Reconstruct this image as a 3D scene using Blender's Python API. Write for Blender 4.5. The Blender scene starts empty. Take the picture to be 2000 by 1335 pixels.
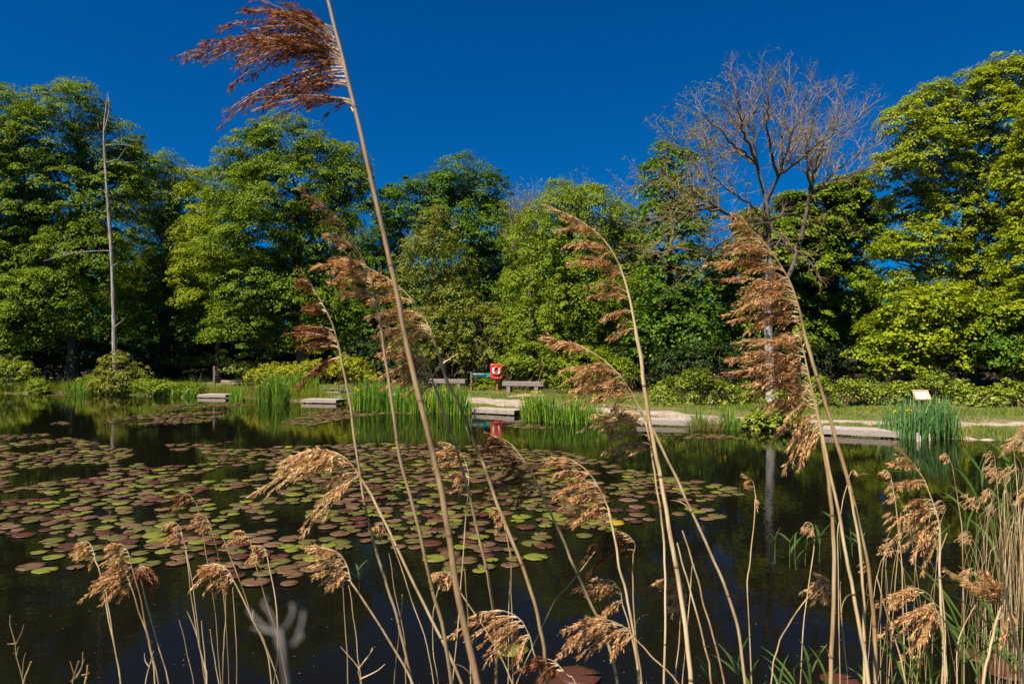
import bpy, math, random
import numpy as np
from mathutils import Vector

C = bpy.context.scene
COL = C.collection
random.seed(7)
RNG = np.random.default_rng(7)
R = math.radians

# ------------------------------------------------------------------ camera
CAM_H, FPX, PITCH = 2.2, 1400.0, math.atan(27.5 / 1400.0)
cam_d = bpy.data.cameras.new('camera')
cam = bpy.data.objects.new('camera', cam_d)
COL.objects.link(cam)
cam.location = (0, 0, CAM_H)
cam.rotation_euler = (math.pi / 2 + PITCH, 0, 0)
cam_d.sensor_width = 36.0
cam_d.lens = FPX / 2000.0 * 36.0
cam_d.clip_start = 0.05
cam_d.clip_end = 4000
cam_d.dof.use_dof = True
cam_d.dof.focus_distance = 3.0
cam_d.dof.aperture_fstop = 13.0
C.camera = cam

# ------------------------------------------------------------------ sky and sun
SUN_EL = R(57)
SUN_DIR = Vector((-0.70, -0.71, 0)).normalized() * math.cos(SUN_EL) + Vector((0, 0, math.sin(SUN_EL)))
w = bpy.data.worlds.new('World')
C.world = w
w.use_nodes = True
nt = w.node_tree
bg = nt.nodes['Background']
sky = nt.nodes.new('ShaderNodeTexSky')
sky.sky_type = 'NISHITA'
sky.sun_disc = False
sky.sun_elevation = SUN_EL
sky.sun_rotation = math.atan2(SUN_DIR.x, SUN_DIR.y)
sky.air_density = 1.0
sky.dust_density = 0.35
sky.ozone_density = 3.0
pol = nt.nodes.new('ShaderNodeMix')          # a polarising filter: deeper, bluer sky
pol.data_type = 'RGBA'; pol.blend_type = 'MULTIPLY'
pol.inputs['Factor'].default_value = 1.0
pol.inputs[7].default_value = (0.006, 0.44, 0.92, 1)
nt.links.new(sky.outputs[0], pol.inputs[6])
nt.links.new(pol.outputs[2], bg.inputs[0])
bg.inputs[1].default_value = 0.0455

sd = bpy.data.lights.new('sun', 'SUN')
sd.energy = 5.0
sd.angle = R(0.53)
sd.color = (1.0, 0.93, 0.82)
sun = bpy.data.objects.new('sun', sd)
COL.objects.link(sun)
sun.rotation_euler = (-SUN_DIR).to_track_quat('-Z', 'Y').to_euler()
sun.location = (-30, -20, 60)

C.view_settings.view_transform = 'Standard'
C.view_settings.look = 'None'
C.view_settings.exposure = 1.0
C.view_settings.gamma = 1.0
C.cycles.max_bounces = 6
C.cycles.diffuse_bounces = 2
C.cycles.glossy_bounces = 3
C.cycles.transmission_bounces = 3
C.cycles.caustics_reflective = False
C.cycles.caustics_refractive = False


# ------------------------------------------------------------------ mapping helpers
_cp, _sp = math.cos(PITCH), math.sin(PITCH)


def P(px, py, d):
    """point of the photograph (2000 px wide) at depth Y = d"""
    x, y = (px - 1000) / FPX, (667.5 - py) / FPX
    vx, vy, vz = x, _cp - y * _sp, _sp + y * _cp
    k = d / vy
    return np.array((vx * k, d, CAM_H + vz * k))


def G(px, py, z=0.0):
    x, y = (px - 1000) / FPX, (667.5 - py) / FPX
    vx, vy, vz = x, _cp - y * _sp, _sp + y * _cp
    k = (z - CAM_H) / vz
    return np.array((vx * k, vy * k, z))


def proj(x, y, z):
    dz = z - CAM_H
    f = y * _cp + dz * _sp
    u = -y * _sp + dz * _cp
    return 1000 + FPX * x / f, 667.5 - FPX * u / f


# ------------------------------------------------------------------ object helpers
def tag(o, label=None, cat=None, group=None, kind=None):
    if label: o['label'] = label
    if cat: o['category'] = cat
    if group: o['group'] = group
    if kind: o['kind'] = kind
    return o


def empty(name, loc, label, cat, group=None):
    o = bpy.data.objects.new(name, None)
    o.empty_display_size = 0.1
    COL.objects.link(o)
    o.location = tuple(float(c) for c in loc)
    return tag(o, label, cat, group)


def link(name, me, parent=None, mats=()):
    o = bpy.data.objects.new(name, me)
    COL.objects.link(o)
    for m in mats: me.materials.append(m)
    if parent is not None:
        o.parent = parent
        o.location = tuple(-c for c in parent.location)   # meshes hold world coordinates
    return o


class MB:
    """gathers polygons; build() makes ONE mesh object"""
    def __init__(self):
        self.v = []; self.f = []; self.n = 0

    def add(self, v, f, mat=0, smooth=False):
        v = np.asarray(v, float).reshape(-1, 3)
        f = np.asarray(f, int)
        self.v.append(v); self.f.append((f + self.n, mat, smooth)); self.n += len(v)

    def quads(self, v4, mat=0, smooth=False):
        v4 = np.asarray(v4, float)
        k = v4.shape[1]
        n = v4.shape[0]
        self.add(v4.reshape(-1, 3), np.arange(n * k).reshape(n, k), mat, smooth)

    def box(self, c, s, mat=0, rot=0.0):
        c = np.asarray(c, float); s = np.asarray(s, float) / 2
        v = np.array([(i, j, k) for i in (-1, 1) for j in (-1, 1) for k in (-1, 1)], float) * s
        if rot:
            ca, sa = math.cos(rot), math.sin(rot)
            v = np.stack((v[:, 0] * ca - v[:, 1] * sa, v[:, 0] * sa + v[:, 1] * ca, v[:, 2]), 1)
        self.add(v + c, [(0, 1, 3, 2), (4, 6, 7, 5), (0, 4, 5, 1), (2, 3, 7, 6), (0, 2, 6, 4), (1, 5, 7, 3)], mat)

    def tube(self, pts, rad, sides=6, mat=0, cap=True):
        pts = np.asarray(pts, float); m = len(pts)
        rad = np.broadcast_to(np.asarray(rad, float), (m,))
        t = np.gradient(pts, axis=0)
        t /= np.linalg.norm(t, axis=1)[:, None] + 1e-12
        ref = np.array((0.31, 0.95, 0.05)) if abs(t[0, 2]) > 0.7 else np.array((0.05, 0.1, 0.99))
        a = np.cross(t, ref); a /= np.linalg.norm(a, axis=1)[:, None] + 1e-12
        b = np.cross(t, a)
        th = np.arange(sides) * 2 * math.pi / sides
        ring = pts[:, None] + rad[:, None, None] * (np.cos(th)[None, :, None] * a[:, None] + np.sin(th)[None, :, None] * b[:, None])
        i = np.arange(m - 1)[:, None] * sides; j = np.arange(sides)[None]; j2 = (j + 1) % sides
        f = np.stack((i + j, i + j2, i + sides + j2, i + sides + j), -1).reshape(-1, 4)
        self.add(ring.reshape(-1, 3), f, mat, True)
        if cap and sides > 3:
            self.add(ring[-1], [list(range(sides))], mat)
            self.add(ring[0], [list(range(sides))[::-1]], mat)

    def build(self, name, mats, parent=None):
        me = bpy.data.meshes.new(name)
        V = np.concatenate(self.v).astype(np.float32)
        me.vertices.add(len(V)); me.vertices.foreach_set('co', V.ravel())
        loops = np.concatenate([f.ravel() for f, _, _ in self.f]).astype(np.int32)
        sizes = np.concatenate([np.full(len(f), f.shape[1]) for f, _, _ in self.f]).astype(np.int32)
        start = np.concatenate(([0], np.cumsum(sizes)[:-1])).astype(np.int32)
        me.loops.add(len(loops)); me.loops.foreach_set('vertex_index', loops)
        me.polygons.add(len(sizes)); me.polygons.foreach_set('loop_start', start)
        me.polygons.foreach_set('loop_total', sizes)
        me.polygons.foreach_set('material_index', np.concatenate([np.full(len(f), m) for f, m, _ in self.f]).astype(np.int32))
        me.polygons.foreach_set('use_smooth', np.concatenate([np.full(len(f), s) for f, _, s in self.f]).astype(bool))
        me.update(calc_edges=True)
        return link(name, me, parent, mats if isinstance(mats, (list, tuple)) else [mats])


def smooth_path(pts, n):
    """Catmull-Rom through pts, n samples"""
    p = np.asarray(pts, float)
    if len(p) < 3:
        t = np.linspace(0, 1, n)[:, None]
        return p[0] * (1 - t) + p[-1] * t
    q = np.vstack((2 * p[0] - p[1], p, 2 * p[-1] - p[-2]))
    u = np.linspace(0, len(p) - 1 - 1e-9, n)
    i = u.astype(int); t = (u - i)[:, None]
    a, b, c, d = q[i], q[i + 1], q[i + 2], q[i + 3]
    return 0.5 * (2 * b + (c - a) * t + (2 * a - 5 * b + 4 * c - d) * t ** 2 + (3 * b - a - 3 * c + d) * t ** 3)


def unit(a):
    return a / (np.linalg.norm(a, axis=-1, keepdims=True) + 1e-12)


# ------------------------------------------------------------------ materials
def new_mat(name):
    m = bpy.data.materials.new(name); m.use_nodes = True
    n = m.node_tree.nodes; l = m.node_tree.links
    return m, n, l, n['Principled BSDF']


def ramp(n, stops):
    r = n.new('ShaderNodeValToRGB')
    e = r.color_ramp.elements
    while len(e) < len(stops): e.new(0.5)
    for i, (p, c) in enumerate(stops):
        e[i].position = p; e[i].color = (*c, 1)
    return r


def leaf_mat(name, cols, trans=0.26, rough=0.5, patch=0.35, spec=0.12, tboost=1.5):
    """each leaf its own colour, larger patches a little lighter or darker green"""
    m, n, l, b = new_mat(name)
    g = n.new('ShaderNodeNewGeometry')
    k = len(cols)
    r = ramp(n, [(i / max(1, k - 1), c) for i, c in enumerate(cols)])
    tc = n.new('ShaderNodeTexCoord')
    ns = n.new('ShaderNodeTexNoise'); ns.inputs['Scale'].default_value = 0.9; ns.inputs['Detail'].default_value = 2
    l.new(tc.outputs['Object'], ns.inputs['Vector'])
    ma = n.new('ShaderNodeMath'); ma.operation = 'MULTIPLY_ADD'
    ma.inputs[1].default_value = patch * 2; ma.inputs[2].default_value = -patch
    l.new(ns.outputs[0], ma.inputs[0])
    ad = n.new('ShaderNodeMath'); ad.operation = 'ADD'; ad.use_clamp = True
    l.new(g.outputs['Random Per Island'], ad.inputs[0]); l.new(ma.outputs[0], ad.inputs[1])
    l.new(ad.outputs[0], r.inputs[0])
    l.new(r.outputs[0], b.inputs['Base Color'])
    b.inputs['Roughness'].default_value = rough
    b.inputs['Specular IOR Level'].default_value = spec
    if trans > 0:
        t = n.new('ShaderNodeBsdfTranslucent')
        gm = n.new('ShaderNodeMix'); gm.data_type = 'RGBA'; gm.blend_type = 'MULTIPLY'
        gm.inputs['Factor'].default_value = 1
        gm.inputs[7].default_value = (tboost * 1.1, tboost, tboost * 0.5, 1)
        l.new(r.outputs[0], gm.inputs[6]); l.new(gm.outputs[2], t.inputs[0])
        mx = n.new('ShaderNodeMixShader'); mx.inputs[0].default_value = trans
        l.new(b.outputs[0], mx.inputs[1]); l.new(t.outputs[0], mx.inputs[2])
        l.new(mx.outputs[0], n['Material Output'].inputs[0])
    return m


def noise_mat(name, cols, scale=5.0, rough=0.8, stretch=(1, 1, 1), detail=6, bump=0.0, spec=0.3, contrast=(0.3, 0.7), bscale=None):
    m, n, l, b = new_mat(name)
    tc = n.new('ShaderNodeTexCoord'); mp = n.new('ShaderNodeMapping')
    mp.inputs['Scale'].default_value = stretch
    l.new(tc.outputs['Object'], mp.inputs['Vector'])
    ns = n.new('ShaderNodeTexNoise'); ns.inputs['Scale'].default_value = scale; ns.inputs['Detail'].default_value = detail
    ns.inputs['Roughness'].default_value = 0.65
    l.new(mp.outputs[0], ns.inputs['Vector'])
    k = len(cols)
    a, z = contrast
    r = ramp(n, [(a + (z - a) * i / max(1, k - 1), c) for i, c in enumerate(cols)])
    l.new(ns.outputs[0], r.inputs[0]); l.new(r.outputs[0], b.inputs['Base Color'])
    b.inputs['Roughness'].default_value = rough
    b.inputs['Specular IOR Level'].default_value = spec
    if bump:
        n2 = n.new('ShaderNodeTexNoise'); n2.inputs['Scale'].default_value = bscale or scale * 2.5; n2.inputs['Detail'].default_value = 5
        l.new(mp.outputs[0], n2.inputs['Vector'])
        bp = n.new('ShaderNodeBump'); bp.inputs['Strength'].default_value = bump; bp.inputs['Distance'].default_value = 0.02
        l.new(n2.outputs[0], bp.inputs['Height']); l.new(bp.outputs[0], b.inputs['Normal'])
    return m


def plain(name, col, rough=0.5, spec=0.4):
    return noise_mat(name, [tuple(c * 0.85 for c in col), tuple(min(1, c * 1.1) for c in col)], 9, rough, spec=spec)


M = {}
M['syc'] = leaf_mat('sycamore_leaf', [(0.0551, 0.1038, 0.0039), (0.1284, 0.2005, 0.0052), (0.2295, 0.2895, 0.0065)])
M['syc_yel'] = leaf_mat('yellow_green_leaf', [(0.1040, 0.1534, 0.0039), (0.2165, 0.2683, 0.0052), (0.3465, 0.3756, 0.0077)])
M['syc_drk'] = leaf_mat('dark_green_leaf', [(0.0359, 0.0870, 0.0064), (0.0815, 0.1596, 0.0080), (0.1466, 0.2392, 0.0112)])
M['light'] = leaf_mat('light_green_leaf', [(0.0918, 0.1427, 0.0086), (0.1744, 0.2426, 0.0101), (0.2753, 0.3282, 0.0158)])
M['alder'] = leaf_mat('grey_green_leaf', [(0.1050, 0.1224, 0.0176), (0.1786, 0.1989, 0.0240), (0.2836, 0.2754, 0.0360)])
M['bramble'] = leaf_mat('bramble_leaf', [(0.0736, 0.1224, 0.0080), (0.1786, 0.2448, 0.0112), (0.3360, 0.3519, 0.0200)], spec=0.4, rough=0.4)
M['umbel'] = leaf_mat('yellow_umbel', [(0.1690, 0.2040, 0.0120), (0.2730, 0.2880, 0.0120), (0.4290, 0.3840, 0.0150)])
M['shade_leaf'] = leaf_mat('shade_dark_leaf', [(.018, .035, .008), (.035, .062, .010), (.060, .095, .014)], trans=0.15)  # understorey leaves coloured dark to stand in for shade under the crowns
M['olive'] = leaf_mat('olive_bud', [(0.1000, 0.1100, 0.0200), (0.1700, 0.1870, 0.0250), (0.2600, 0.2970, 0.0300)])
M['iris'] = leaf_mat('iris_blade', [(0.0433, 0.1203, 0.0142), (0.0964, 0.2206, 0.0196), (0.1928, 0.3307, 0.0223), (0.3375, 0.3809, 0.0312)], trans=0.25, spec=0.4, rough=0.4, patch=.2)
M['cattail'] = leaf_mat('bulrush_blade', [(0.0583, 0.1395, 0.0475), (0.1166, 0.2417, 0.0594), (0.1846, 0.3160, 0.0772)], trans=0.2, spec=0.45, rough=0.4, patch=.2)
M['sedge'] = leaf_mat('sedge_blade', [(.08, .09, .02), (.16, .15, .035), (.25, .21, .06)], trans=0.2)
M['grass'] = leaf_mat('grass_blade', [(0.0621, 0.1174, 0.0097), (0.1311, 0.2070, 0.0146), (0.2346, 0.2622, 0.0243), (0.3312, 0.2898, 0.0567)], trans=0.3, patch=.3)
M['shoot'] = leaf_mat('green_reed_leaf', [(0.0562, 0.1092, 0.0200), (0.1063, 0.1725, 0.0350), (0.1750, 0.2415, 0.0600)], trans=0.3, patch=.1)
M['flower'] = leaf_mat('iris_petal', [(.70, .50, .01), (.80, .62, .02)], trans=0.3)
M['plume'] = leaf_mat('reed_spikelet', [(0.2060, 0.0917, 0.0381), (0.4120, 0.1918, 0.0726), (0.6656, 0.3500, 0.1470), (0.7106, 0.5499, 0.2764)], trans=0.25, patch=.15, tboost=1.2)
M['plume_pale'] = leaf_mat('pale_reed_spikelet', [(0.2970, 0.1455, 0.0628), (0.5346, 0.2778, 0.1142), (0.7425, 0.4366, 0.2056), (0.7650, 0.6218, 0.3427)], trans=0.25, patch=.15, tboost=1.2)
M['plume_dark'] = leaf_mat('brown_reed_spikelet', [(0.0592, 0.0218, 0.0112), (0.1292, 0.0451, 0.0178), (0.2583, 0.0911, 0.0306), (0.4306, 0.1735, 0.0606)], trans=0.3, patch=.15, tboost=1.2)
M['straw'] = noise_mat('reed_straw', [(.17, .095, .042), (.44, .29, .145), (.64, .46, .27), (.75, .59, .38)], 7, .45, (6, 6, .8), spec=.35)
M['straw_dull'] = noise_mat('dull_straw', [(.16, .10, .055), (.34, .23, .13), (.46, .34, .20)], 8, .5, (6, 6, 1), spec=.3)
for k_ in ('straw', 'straw_dull'):
    n_ = M[k_].node_tree.nodes; l_ = M[k_].node_tree.links
    pb = n_['Principled BSDF']; src = pb.inputs['Base Color'].links[0].from_socket
    oi_ = n_.new('ShaderNodeObjectInfo'); rr_ = ramp(n_, [(0, (.62, .55, .46)), (.5, (.9, .88, .82)), (1, (1.05, 1.05, 1.0))])
    l_.new(oi_.outputs['Random'], rr_.inputs[0])
    mx_ = n_.new('ShaderNodeMix'); mx_.data_type = 'RGBA'; mx_.blend_type = 'MULTIPLY'; mx_.inputs['Factor'].default_value = 1
    l_.new(src, mx_.inputs[6]); l_.new(rr_.outputs[0], mx_.inputs[7]); l_.new(mx_.outputs[2], pb.inputs['Base Color'])
M['node'] = noise_mat('reed_node', [(.10, .055, .03), (.24, .14, .07)], 30, .6)
M['grey_stem'] = noise_mat('grey_dry_stem', [(.07, .06, .055), (.16, .14, .125)], 20, .7)
M['bark'] = noise_mat('bark', [(.030, .022, .015), (.075, .058, .040), (.13, .105, .075)], 6, .9, (3, 3, .6), bump=.6)
M['bark_ash'] = noise_mat('ash_bark', [(0.0450, 0.0330, 0.0250), (0.0900, 0.0688, 0.0525), (0.1440, 0.1155, 0.0900)], 5, .9, (3, 3, .7), bump=.5)
M['twig'] = noise_mat('twig_bark', [(0.1214, 0.0818, 0.0343), (0.2631, 0.1808, 0.0766), (0.3846, 0.2755, 0.1162)], 3, .9)
M['birch'] = noise_mat('pale_bark', [(.07, .055, .048), (.27, .235, .215), (.40, .36, .335)], 5, .8, (1, 1, 2.2), bump=.3, contrast=(.34, .52))
M['snag'] = noise_mat('weathered_wood', [(0.0670, 0.0312, 0.0192), (0.2511, 0.1950, 0.1690), (0.4185, 0.3510, 0.3149)], 3, .85, (4, 4, .5), bump=.4, contrast=(.32, .6))
M['deck'] = noise_mat('weathered_deck', [(0.2059, 0.1618, 0.1285), (0.3326, 0.2709, 0.2285), (0.4277, 0.3612, 0.3070)], 6, .75, (1, 1, 6), bump=.2)
M['deck_dark'] = noise_mat('wet_shaded_timber', [(.02, .016, .012), (.05, .04, .03)], 6, .6)  # wet posts; on the side beams the shade is put into the colour
M['bench'] = noise_mat('bench_timber', [(.13, .09, .075), (.24, .175, .155), (.31, .235, .21)], 7, .75, (1, 1, 7), bump=.3)
M['post'] = noise_mat('post_timber', [(.13, .085, .05), (.27, .185, .11)], 8, .8, (5, 5, 1), bump=.2)
M['rust'] = noise_mat('rusty_post', [(.22, .075, .025), (.42, .17, .06)], 9, .8)
M['red'] = plain('red_plastic', (.66, .040, .022), .35, .5)
M['red_dark'] = plain('recess_red', (.24, .012, .010), .5)
M['white'] = plain('white_paint', (.80, .79, .76), .5)
M['stub'] = noise_mat('peeled_stub', [(.30, .24, .18), (.60, .54, .46)], 12, .8)
M['green'] = noise_mat('sign_green', [(.004, .055, .045), (.006, .085, .068)], 4, .4)
M['teal'] = plain('sign_teal', (.02, .30, .25), .4)
M['panel'] = noise_mat('sign_print', [(0.4800, 0.4836, 0.4440), (0.6560, 0.6240, 0.5180), (0.6880, 0.6552, 0.5772)], 14, .35)
M['lectern'] = noise_mat('pale_timber', [(.46, .29, .16), (.60, .40, .25)], 6, .6, (1, 6, 1))
M['blue'] = plain('blue_tag', (.06, .14, .24), .5)

PADC = {
    'olive': [(0.0739, 0.0668, 0.0148), (0.1130, 0.0992, 0.0213)],
    'yellow green': [(0.1130, 0.1218, 0.0131), (0.1651, 0.1669, 0.0180)],
    'brown': [(0.0826, 0.0469, 0.0205), (0.1304, 0.0767, 0.0328)],
    'maroon': [(0.0522, 0.0180, 0.0098), (0.0826, 0.0288, 0.0148)],
    'dusky pink': [(0.1086, 0.0631, 0.0344), (0.1565, 0.0975, 0.0492)],
    'orange yellow': [(0.3129, 0.1894, 0.0098), (0.3998, 0.2706, 0.0164)],
}
PADM = {}
for k, (a, b_) in PADC.items():
    m, n, l, b = new_mat('pad_' + k.replace(' ', '_'))
    tc = n.new('ShaderNodeTexCoord')
    oi = n.new('ShaderNodeObjectInfo')
    ns = n.new('ShaderNodeTexNoise'); ns.inputs['Scale'].default_value = 9; ns.inputs['Detail'].default_value = 5
    ns.noise_dimensions = '4D'
    l.new(tc.outputs['Object'], ns.inputs['Vector'])
    mw = n.new('ShaderNodeMath'); mw.operation = 'MULTIPLY'; mw.inputs[1].default_value = 40
    l.new(oi.outputs['Random'], mw.inputs[0]); l.new(mw.outputs[0], ns.inputs['W'])
    mix = tuple((x * .55 + y * .45) for x, y in zip(a, (.14, .05, .03)))
    r = ramp(n, [(.30, mix), (.48, a), (.68, b_)])
    l.new(ns.outputs[0], r.inputs[0]); l.new(r.outputs[0], b.inputs['Base Color'])
    b.inputs['Roughness'].default_value = .40; b.inputs['Specular IOR Level'].default_value = .2
    bp = n.new('ShaderNodeBump'); bp.inputs['Strength'].default_value = .35; bp.inputs['Distance'].default_value = .01
    l.new(ns.outputs[0], bp.inputs['Height']); l.new(bp.outputs[0], b.inputs['Normal'])
    PADM[k] = m

# water
m, n, l, b = new_mat('pond_water')
b.inputs['Base Color'].default_value = (.0042, .0038, .0022, 1)
b.inputs['Roughness'].default_value = .02
b.inputs['Specular IOR Level'].default_value = 0.0
tc = n.new('ShaderNodeTexCoord'); mp = n.new('ShaderNodeMapping'); mp.inputs['Scale'].default_value = (1.0, 1.0, 1)
n1 = n.new('ShaderNodeTexNoise'); n1.inputs['Scale'].default_value = 5.0; n1.inputs['Detail'].default_value = 3
n2 = n.new('ShaderNodeTexNoise'); n2.inputs['Scale'].default_value = 0.35; n2.inputs['Detail'].default_value = 1
mulw = n.new('ShaderNodeMath'); mulw.operation = 'MULTIPLY'
l.new(tc.outputs['Object'], mp.inputs[0]); l.new(mp.outputs[0], n1.inputs[0]); l.new(mp.outputs[0], n2.inputs[0])
rw = ramp(n, [(.35, (.25, .25, .25)), (.7, (1, 1, 1))])
l.new(n2.outputs[0], rw.inputs[0])
l.new(n1.outputs[0], mulw.inputs[0]); l.new(rw.outputs[0], mulw.inputs[1])
bp = n.new('ShaderNodeBump'); bp.inputs['Strength'].default_value = 0.28; bp.inputs['Distance'].default_value = 0.010
l.new(mulw.outputs[0], bp.inputs['Height']); l.new(bp.outputs[0], b.inputs['Normal'])
fr = n.new('ShaderNodeFresnel'); fr.inputs['IOR'].default_value = 1.333
l.new(bp.outputs[0], fr.inputs['Normal'])
pw = n.new('ShaderNodeMath'); pw.operation = 'POWER'; pw.inputs[1].default_value = 1.55
l.new(fr.outputs[0], pw.inputs[0])
gl = n.new('ShaderNodeBsdfGlossy'); gl.inputs['Roughness'].default_value = .02
gl.inputs['Color'].default_value = (1, .98, .92, 1)
l.new(bp.outputs[0], gl.inputs['Normal'])
ms = n.new('ShaderNodeMixShader')
pm = n.new('ShaderNodeMath'); pm.operation = 'MULTIPLY'; pm.use_clamp = True; pm.inputs[1].default_value = 1.3
l.new(pw.outputs[0], pm.inputs[0]); l.new(pm.outputs[0], ms.inputs[0]); l.new(b.outputs[0], ms.inputs[1]); l.new(gl.outputs[0], ms.inputs[2])
l.new(ms.outputs[0], n['Material Output'].inputs[0])
M['water'] = m

# ------------------------------------------------------------------ ground
SHORE = [(-34, 44), (-30, 42.2), (-26.8, 42.2), (-21.4, 40.4), (-17.2, 38.9), (-14.8, 38.4), (-12.5, 36.0), (-9.9, 34.3), (-8.0, 33.9), (-6.5, 31.2), (-4, 29.2),
         (-1.8, 28.4), (.2, 27.1), (1.2, 25.2), (2.4, 24.2), (3.9, 23.7), (5.8, 23.1), (7.2, 21.4), (8.6, 20.8), (10.4, 20.0), (11.0, 19.2), (11.9, 18.9),
         (13.1, 18.4), (14.5, 16.5), (14, 13), (12, 9), (9, 6), (6, 4.2), (3, 3.2), (0, 2.8), (-5, 2.6), (-15, 1.5), (-40, -2),
         (-75, 8), (-80, 40), (-50, 46)]
_sh = np.array(smooth_path(SHORE + SHORE[:1], 160))[:, :2] if False else np.array(SHORE, float)


def sdist(X, Y):
    """signed distance to the pond edge, positive on land"""
    X = np.asarray(X, float); Y = np.asarray(Y, float)
    best = np.full(X.shape, 1e9); inside = np.zeros(X.shape, bool)
    for a, b in zip(_sh, np.roll(_sh, -1, 0)):
        ab = b - a
        t = np.clip(((X - a[0]) * ab[0] + (Y - a[1]) * ab[1]) / (ab @ ab), 0, 1)
        best = np.minimum(best, np.hypot(X - a[0] - t * ab[0], Y - a[1] - t * ab[1]))
        c = (a[1] > Y) != (b[1] > Y)
        with np.errstate(divide='ignore', invalid='ignore'):
            xi = a[0] + (Y - a[1]) * ab[0] / ab[1]
        inside ^= c & (X < xi)
    return np.where(inside, -best, best)


def ground(X, Y):
    X = np.asarray(X, float); Y = np.asarray(Y, float)
    s = sdist(X, Y) + .22 * np.sin(X * 1.7 + Y * .6) * np.sin(Y * 1.3 - X * .5) + .1 * np.sin(X * 4.1) * np.sin(Y * 3.7)
    h = np.interp(s, [-6, -1.5, -.3, 0, .3, 1.0, 3, 8, 20, 60, 200], [-1.2, -.6, -.16, -.02, .10, .15, .28, .48, .9, 1.4, 1.6])
    h = h + np.where(s > .5, .03 * np.sin(X * .9 + 1) * np.sin(Y * .8) + .015 * np.sin(X * 2.3) * np.sin(Y * 2.9), 0)
    near = np.clip((6 - Y) / 4, 0, 1) * (s > 0)
    return h + near * np.clip(s * .12, 0, .3)


def gz(x, y): return float(ground(np.array([x]), np.array([y]))[0])


PATH = [(-30, 62), (-25.5, 55), (-20, 48.5), (-15, 43.6), (-9.6, 38.7), (-4.5, 34.8), (-.65, 30.5), (2.3, 27.4), (5.0, 25.0), (7.6, 23.0),
        (10.2, 21.6), (13.2, 21.0), (17, 20.7), (24, 20.8), (40, 22)]
path_pts = smooth_path([(x, y, 0) for x, y in PATH], 420)[:, :2]


def path_half(X):
    return np.interp(X, [-26, -14, -9, -.6, 3, 5, 8, 14], [.6, .7, .85, .95, .78, .66, .5, .45])


def path_dist(X, Y):
    best = np.full(np.shape(X), 1e9)
    for a, b in zip(path_pts[:-1:6], path_pts[6::6]):
        ab = b - a
        t = np.clip(((X - a[0]) * ab[0] + (Y - a[1]) * ab[1]) / (ab @ ab), 0, 1)
        best = np.minimum(best, np.hypot(X - a[0] - t * ab[0], Y - a[1] - t * ab[1]))
    return best


gx = np.concatenate((-np.geomspace(1500, 60, 14), np.arange(-56, -36, 2.0), np.arange(-36, 26, .3), np.arange(26, 56, 2.0), np.geomspace(60, 1500, 14)))
gy = np.concatenate((-np.geomspace(1500, 10, 16), np.arange(-8, 0, 1.0), np.arange(0, 52, .3), np.arange(52, 90, 2.0), np.geomspace(92, 2500, 16)))
XX, YY = np.meshgrid(gx, gy)
ZZ = ground(XX, YY)
nx = len(gx); ny = len(gy)
ii, jj = np.meshgrid(np.arange(nx - 1), np.arange(ny - 1))
q = (jj * nx + ii)
g = MB()
g.add(np.stack((XX, YY, ZZ), -1).reshape(-1, 3), np.stack((q, q + 1, q + nx + 1, q + nx), -1).reshape(-1, 4), 0, True)
m, n, l, b = new_mat('bank_ground')
tc = n.new('ShaderNodeTexCoord')
na = n.new('ShaderNodeTexNoise'); na.inputs['Scale'].default_value = .45; na.inputs['Detail'].default_value = 6
nb = n.new('ShaderNodeTexNoise'); nb.inputs['Scale'].default_value = 7; nb.inputs['Detail'].default_value = 6
l.new(tc.outputs['Object'], na.inputs[0]); l.new(tc.outputs['Object'], nb.inputs[0])
ra = ramp(n, [(.30, (.055, .075, .018)), (.46, (.085, .105, .026)), (.60, (.14, .125, .05)), (.72, (.22, .165, .09))])
rb = ramp(n, [(.25, (.55, .55, .55)), (.75, (1.25, 1.25, 1.25))])
l.new(na.outputs[0], ra.inputs[0]); l.new(nb.outputs[0], rb.inputs[0])
mm = n.new('ShaderNodeMix'); mm.data_type = 'RGBA'; mm.blend_type = 'MULTIPLY'; mm.inputs['Factor'].default_value = 1
l.new(ra.outputs[0], mm.inputs[6]); l.new(rb.outputs[0], mm.inputs[7])
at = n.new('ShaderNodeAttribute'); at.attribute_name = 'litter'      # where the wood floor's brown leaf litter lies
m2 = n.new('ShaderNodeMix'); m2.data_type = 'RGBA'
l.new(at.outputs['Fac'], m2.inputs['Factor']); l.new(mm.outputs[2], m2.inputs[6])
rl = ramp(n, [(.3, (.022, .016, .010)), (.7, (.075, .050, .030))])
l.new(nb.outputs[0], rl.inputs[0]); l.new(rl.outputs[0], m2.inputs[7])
l.new(m2.outputs[2], b.inputs['Base Color'])
b.inputs['Roughness'].default_value = .95
b.inputs['Specular IOR Level'].default_value = .1
M['ground'] = m
go = g.build('ground', m)
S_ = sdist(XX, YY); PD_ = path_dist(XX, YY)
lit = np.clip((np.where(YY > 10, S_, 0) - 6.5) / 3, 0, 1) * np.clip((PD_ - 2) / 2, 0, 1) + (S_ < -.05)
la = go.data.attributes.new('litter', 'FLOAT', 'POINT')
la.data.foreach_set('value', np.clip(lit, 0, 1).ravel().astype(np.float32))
tag(go, kind='structure')

# water sheet, only under the pond
wv = MB()
wv.quads([[(-90, -6, 0), (22, -6, 0), (22, 50, 0), (-90, 50, 0)]])
tag(wv.build('pond_water', M['water']), kind='structure')

# path: a strip laid on the ground with a ragged edge
M['path'] = noise_mat('sandy_path', [(0.1700, 0.1230, 0.0800), (0.2890, 0.2214, 0.1640), (0.3740, 0.3034, 0.2400)], 2.2, .95, detail=9, bump=.5, spec=.1, contrast=(.3, .66), bscale=14)


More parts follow.
